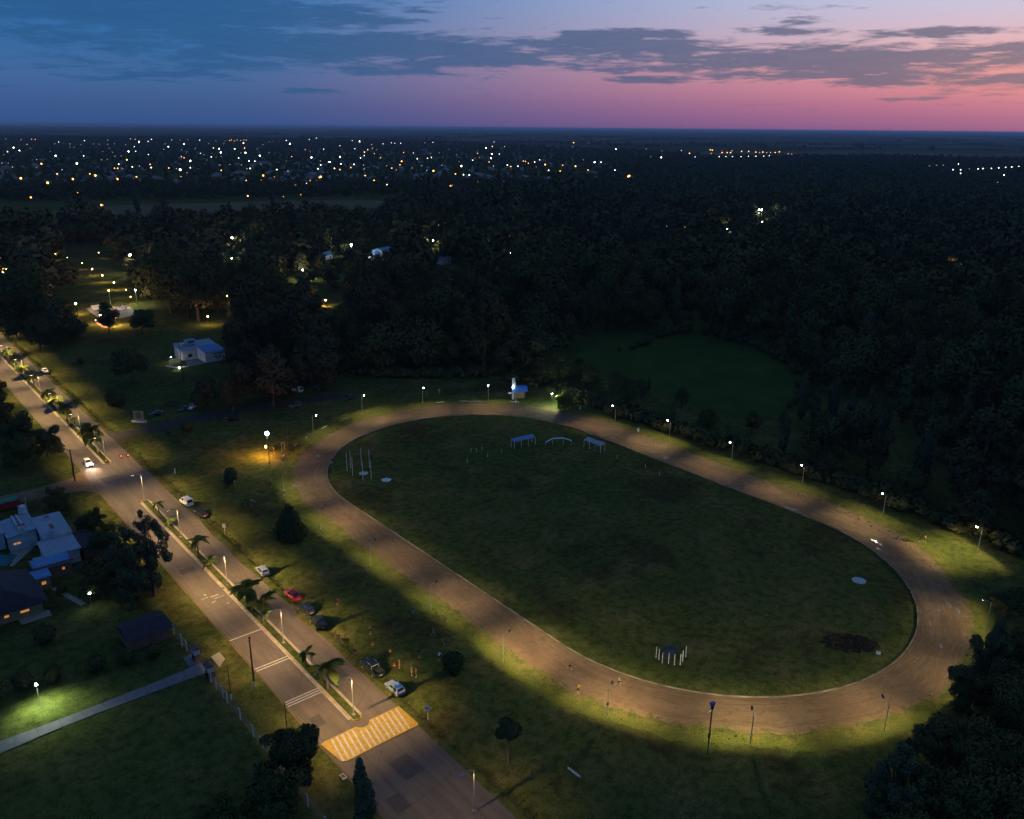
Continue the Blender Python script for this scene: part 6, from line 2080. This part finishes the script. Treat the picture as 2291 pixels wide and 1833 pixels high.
# ------------------------------------------------------------------ people
def skin_person(pose):
    """joints of a 1.74 m figure facing +x; returns the evaluated body mesh"""
    st = pose
    J = {}
    J['pel'] = Vector((0, 0, .94))
    lean = st.get('lean', 0.0)
    sp = lambda d: J['pel'] + Vector((math.sin(lean) * d, 0, math.cos(lean) * d))
    J['wst'], J['che'], J['nk'] = sp(.18), sp(.40), sp(.56)
    hl = lean * .6
    J['hd0'] = J['nk'] + Vector((math.sin(hl) * .08 + .01, 0, math.cos(hl) * .08))
    J['hd1'] = J['hd0'] + Vector((math.sin(hl) * .12 + .015, 0, math.cos(hl) * .12))
    rad = {'pel': (.15, .11), 'wst': (.13, .095), 'che': (.155, .105), 'nk': (.055, .055), 'hd0': (.075, .085), 'hd1': (.08, .09)}
    E = [('pel', 'wst'), ('wst', 'che'), ('che', 'nk'), ('nk', 'hd0'), ('hd0', 'hd1')]
    for s, nm in ((1, 'l'), (-1, 'r')):
        hip, kn = st['leg_' + nm]          # angles: thigh forward, knee bend
        J['hip' + nm] = J['pel'] + Vector((0, s * .095, -.06))
        J['kne' + nm] = J['hip' + nm] + Vector((math.sin(hip) * .43, s * .01, -math.cos(hip) * .43))
        b = hip - kn
        J['ank' + nm] = J['kne' + nm] + Vector((math.sin(b) * .41, 0, -math.cos(b) * .41))
        J['toe' + nm] = J['ank' + nm] + Vector((math.cos(b) * .17, s * .02, math.sin(b) * .17 - .04))
        for k, r in (('hip', .095), ('kne', .058), ('ank', .042), ('toe', .038)):
            rad[k + nm] = (r, r)
        E += [('pel', 'hip' + nm), ('hip' + nm, 'kne' + nm), ('kne' + nm, 'ank' + nm), ('ank' + nm, 'toe' + nm)]
        sh, el, out = st['arm_' + nm]      # swing forward, elbow bend, outward
        J['sho' + nm] = J['che'] + Vector((math.sin(lean) * .08, s * .19, .08))
        d = Vector((math.sin(sh), s * out, -math.cos(sh))).normalized()
        J['elb' + nm] = J['sho' + nm] + d * .29
        d2 = Vector((math.sin(sh + el), s * out * .4 - s * st.get('cross', 0), -math.cos(sh + el))).normalized()
        J['wri' + nm] = J['elb' + nm] + d2 * .25
        J['pal' + nm] = J['wri' + nm] + d2 * .075
        for k, r in (('sho', .06), ('elb', .042), ('wri', .03), ('pal', .034)):
            rad[k + nm] = (r, r)
        E += [('che', 'sho' + nm), ('sho' + nm, 'elb' + nm), ('elb' + nm, 'wri' + nm), ('wri' + nm, 'pal' + nm)]
        side = d2.cross(Vector((0, s, 0)))
        side = side.normalized() if side.length > .1 else Vector((1, 0, 0))
        for f in range(4):
            a, b_ = f'f{f}{nm}', f'g{f}{nm}'
            J[a] = J['pal' + nm] + side * (-.03 + .02 * f) + d2 * .045
            J[b_] = J[a] + d2 * (.038, .046, .042, .032)[f] + Vector((0, -s * .012, 0))
            rad[a] = rad[b_] = (.009, .009)
            E += [('pal' + nm, a), (a, b_)]
        J['th' + nm] = J['wri' + nm] + side * -.045 + d2 * .05
        rad['th' + nm] = (.01, .01)
        E.append(('wri' + nm, 'th' + nm))
    # set the lowest foot on the ground
    low = min(J['ankl'].z, J['ankr'].z, J['toel'].z, J['toer'].z) - .04
    for k in J:
        J[k] = J[k] - Vector((0, 0, low))
    # nose and ears on the head
    J['nose'] = J['hd0'] + Vector((.105, 0, .03))
    rad['nose'] = (.018, .018)
    E.append(('hd0', 'nose'))
    keys = list(J)
    me = bpy.data.meshes.new('person_skeleton')
    me.from_pydata([J[k] for k in keys], [(keys.index(a), keys.index(b)) for a, b in E], [])
    ob = bpy.data.objects.new('person_skeleton', me)
    COL.objects.link(ob)
    sk = ob.modifiers.new('skin', 'SKIN')
    for i, k in enumerate(keys):
        sv = me.skin_vertices[0].data[i]
        sv.radius = rad[k]
        sv.use_root = (k == 'pel')
    ss = ob.modifiers.new('sub', 'SUBSURF')
    ss.levels = ss.render_levels = 1
    dg = bpy.context.evaluated_depsgraph_get()
    bm_ = bpy.data.meshes.new_from_object(ob.evaluated_get(dg))
    bpy.data.objects.remove(ob)
    bm_.name = 'body'
    return bm_, J, keys, E


def part_of(body, J, sel, push, name):
    """clothing: the faces of the body nearest to the named bones, pushed outward"""
    vs = np.zeros(len(body.vertices) * 3)
    body.vertices.foreach_get('co', vs)
    vs = vs.reshape(-1, 3)
    ns = np.zeros(len(body.vertices) * 3)
    body.vertices.foreach_get('normal', ns)
    ns = ns.reshape(-1, 3)
    faces = [tuple(p.vertices) for p in body.polygons]
    keep = [f for f in faces if sel(vs[list(f)].mean(0))]
    if not keep:
        return None
    used = sorted({i for f in keep for i in f})
    mp = {o: i for i, o in enumerate(used)}
    me = bpy.data.meshes.new(name)
    me.from_pydata([tuple(vs[i] + ns[i] * push) for i in used], [], [tuple(mp[i] for i in f) for f in keep])
    return me


POSES = {
    'stand': dict(leg_l=(.05, .08), leg_r=(-.06, .04), arm_l=(.1, .2, .12), arm_r=(.0, .25, .12), lean=.03),
    'walk': dict(leg_l=(.42, .15), leg_r=(-.32, .25), arm_l=(-.35, .3, .1), arm_r=(.4, .45, .1), lean=.06),
    'run': dict(leg_l=(.75, .95), leg_r=(-.45, .55), arm_l=(-.6, 1.5, .15), arm_r=(.55, 1.5, .15), lean=.16),
    'bend': dict(leg_l=(.12, .2), leg_r=(-.02, .18), arm_l=(.9, .3, .1), arm_r=(1.0, .3, .1), lean=.75),
    'fold': dict(leg_l=(.04, .05), leg_r=(-.04, .03), arm_l=(.35, 1.5, .12), arm_r=(.3, 1.5, .12), lean=.02, cross=.55),
    'squat': dict(leg_l=(1.5, 2.1), leg_r=(1.3, 2.0), arm_l=(.8, .5, .1), arm_r=(.7, .6, .1), lean=.45),
}


def people():
    mat('skin', (.36, .20, .13), .6)
    mat('hair', (.025, .018, .012), .7)
    mat('shoe', (.45, .44, .42), .7)
    cols = {'green': (.16, .42, .14), 'pink': (.62, .06, .14), 'orange': (.62, .2, .1), 'salmon': (.55, .26, .22), 'black': (.02, .02, .024), 'white': (.62, .64, .68), 'yellow': (.6, .36, .03), 'blue': (.05, .08, .34), 'grey': (.18, .18, .19), 'skinny': (.34, .2, .14)}
    for k, c in cols.items():
        mat('cloth_' + k, c, .85, noise=6.0)
    B = {}
    for k, ps in POSES.items():
        body, J, keys, E = skin_person(ps)
        body.materials.clear()
        body.materials.append(MATS['skin'])
        body.polygons.foreach_set('use_smooth', [True] * len(body.polygons))
        arr = {q: np.array(J[q]) for q in keys}

        def near_bone(p, bones):
            best, bb = 9, None
            for a, b in E:
                A, Bv = arr[a], arr[b]
                d = Bv - A
                t = max(0, min(1, np.dot(p - A, d) / (np.dot(d, d) + 1e-9)))
                q = np.linalg.norm(p - A - d * t)
                if q < best:
                    best, bb = q, (a, b, t)
            return bb

        def sel_shirt(p):
            a, b, t = near_bone(p, None)
            return (a, b) in (('pel', 'wst'), ('wst', 'che')) or (a == 'che') or (a == 'pel' and b == 'wst') or (a.startswith('sho') and t < .6) or (a == 'che' and b == 'nk' and t < .6)

        def sel_short(p):
            a, b, t = near_bone(p, None)
            return (a == 'pel' and b.startswith('hip')) or (a.startswith('hip') and t < .72) or (a == 'pel' and b == 'wst' and t < .35)

        def sel_shoe(p):
            a, b, t = near_bone(p, None)
            return a.startswith('ank')

        def sel_hair(p):
            a, b, t = near_bone(p, None)
            h = arr['hd1']
            return a in ('hd0', 'hd1') and b != 'nose' and (p[2] > h[2] + .02 or (p[0] < h[0] - .02 and p[2] > h[2] - .1))
        B[k] = dict(body=body, shirt=part_of(body, J, sel_shirt, .014, 'shirt'), shorts=part_of(body, J, sel_short, .016, 'shorts'), shoes=part_of(body, J, sel_shoe, .008, 'shoes'), hair=part_of(body, J, sel_hair, .015, 'hair'))

    def person(pose, loc, rz, shirt, shorts, label, s=1.0):
        t = tag(link('person', B[pose]['body'], None, (loc[0], loc[1], 0.02), rz, s), label, 'person')
        for nm, m in (('shirt', 'cloth_' + shirt), ('shorts', 'cloth_' + shorts), ('shoes', 'shoe'), ('hair', 'hair')):
            me = B[pose][nm]
            if me is None:
                continue
            o = link(nm, me, t)
            if not me.materials:
                me.materials.append(None)
            o.material_slots[0].link = 'OBJECT'
            o.material_slots[0].material = MATS[m]
        return t
    L = [('fold', (6.8, 19.5), -2.4, 'salmon', 'black', 'person in a salmon top with arms folded on the lawn above the pickup truck'),
         ('bend', (6.9, 31.7), -1.5, 'pink', 'black', 'person in pink bending down on the lawn near the parked cars'),
         ('stand', (5.5, 7.9), 2.6, 'orange', 'salmon', 'person in orange standing on the lawn right of the pickup truck'),
         ('stand', (5.9, 4.9), -.3, 'green', 'salmon', 'person in a light green shirt standing on the lawn'),
         ('stand', (6.3, 4.1), 2.8, 'pink', 'black', 'person in a bright pink shirt next to the one in green'),
         ('stand', (9.6, 8.3), -1.9, 'black', 'skinny', 'person in dark clothes standing farther out on the lawn'),
         ('bend', (11.6, 5.4), .4, 'white', 'black', 'person in black and white beside the rounded bush'),
         ('walk', (15.1, 12.0), 2.0, 'grey', 'salmon', 'person in grey walking on the lawn near the track'),
         ('squat', (15.3, 8.6), 2.5, 'blue', 'black', 'person in blue crouching near the rounded bush'),
         ('squat', (16.4, 20.4), -2.2, 'blue', 'grey', 'person in blue crouching on the lawn by the track edge'),
         ('run', (27.2, -10.1), -1.3, 'skinny', 'black', 'bare-chested runner on the near bend of the track'),
         ('run', (30.4, -18.1), -1.0, 'salmon', 'black', 'runner in salmon ahead on the near bend of the track'),
         ('walk', (118.6, -25.6), -2.2, 'yellow', 'black', 'person in yellow walking on the far right bend of the track'),
         ('stand', (117.9, -24.8), -2.0, 'black', 'black', 'person in black beside the one in yellow on the far bend'),
         ('stand', (40.1, 95.5), -2.0, 'salmon', 'black', 'person in salmon standing at the inner kerb of the left bend'),
         ('stand', (38.5, 92.8), -1.2, 'white', 'black', 'person in white standing at the inner kerb below the salmon one'),
         ('squat', (42.3, 115.2), -.8, 'white', 'grey', 'person in white crouching at the outer edge of the top left bend'),
         ('bend', (13.7, 96.4), 1.0, 'white', 'grey', 'person in white bending by the bush on the left lawn'),
         ('bend', (12.4, 83.6), -1.2, 'white', 'black', 'person in a pale shirt bending among others on the left lawn'),
         ('stand', (11.5, 84.6), .3, 'black', 'black', 'person in dark clothes left of the pale shirt on the left lawn'),
         ('walk', (13.4, 84.4), 2.2, 'black', 'grey', 'person in dark clothes right of the pale shirt on the left lawn'),
         ('walk', (20.4, 90.3), -1.8, 'black', 'black', 'person in black walking towards the left bend of the track'),
         ('stand', (20.9, 83.8), .5, 'white', 'black', 'person in white standing by the lamp at the left bend'),
         ('walk', (29.3, 102.2), -2.3, 'black', 'grey', 'person in black walking along the outer edge of the left bend'),
         ('stand', (31.0, 111.4), 2.4, 'orange', 'black', 'person lit orange beside the pale frame'),
         ('stand', (93.0, 128.5), -2.0, 'blue', 'black', 'person in blue on the dark lawn above the top bend'),
         ('stand', (97.5, 128.0), -2.0, 'white', 'grey', 'person in pale clothes on the dark lawn above the top bend')]
    for q in L:
        person(*q)
    # cyclist at the track edge
    w = (23.8, -15.5)
    person('bend', w, .3, 'yellow', 'black', 'person in yellow leaning over at the outer edge of the near bend')
    # training cones
    cone = MB()
    cone.tube([(0, 0, .03), (0, 0, .32)], [.12, .03], 8)
    cone.box((0, 0, .015), (.3, .3, .03))
    mat('cone_orange', (.7, .16, .02), .6)
    cm = cone.mesh('training_cone', 'cone_orange')
    for x, y, l in ((5.5, 16.5, 'small orange training cone on the lawn by the motorbikes'), (6.8, 12.9, 'small orange training cone on the lawn above the pickup truck'), (5.2, 9.0, 'small orange training cone beside the person in orange')):
        tag(link('training_cone', cm, None, (x, y, 0), 0, 1.4), l, 'cone')


people()


# ------------------------------------------------------------------ the air
def haze():
    m, T = new_mat('haze')
    v = T.n('ShaderNodeVolumePrincipled', {'Color': (.72, .82, 1.0, 1), 'Density': 0.000045, 'Anisotropy': 0.0})
    T.n('ShaderNodeOutputMaterial', {'Volume': v.outputs[0]})
    o = MB().box((0, 0, 45.0), (186000, 186000, 92.0)).build('haze', 'haze')
    tag(o, 'thin blue evening haze over the whole plain', 'haze', kind='stuff')


haze()
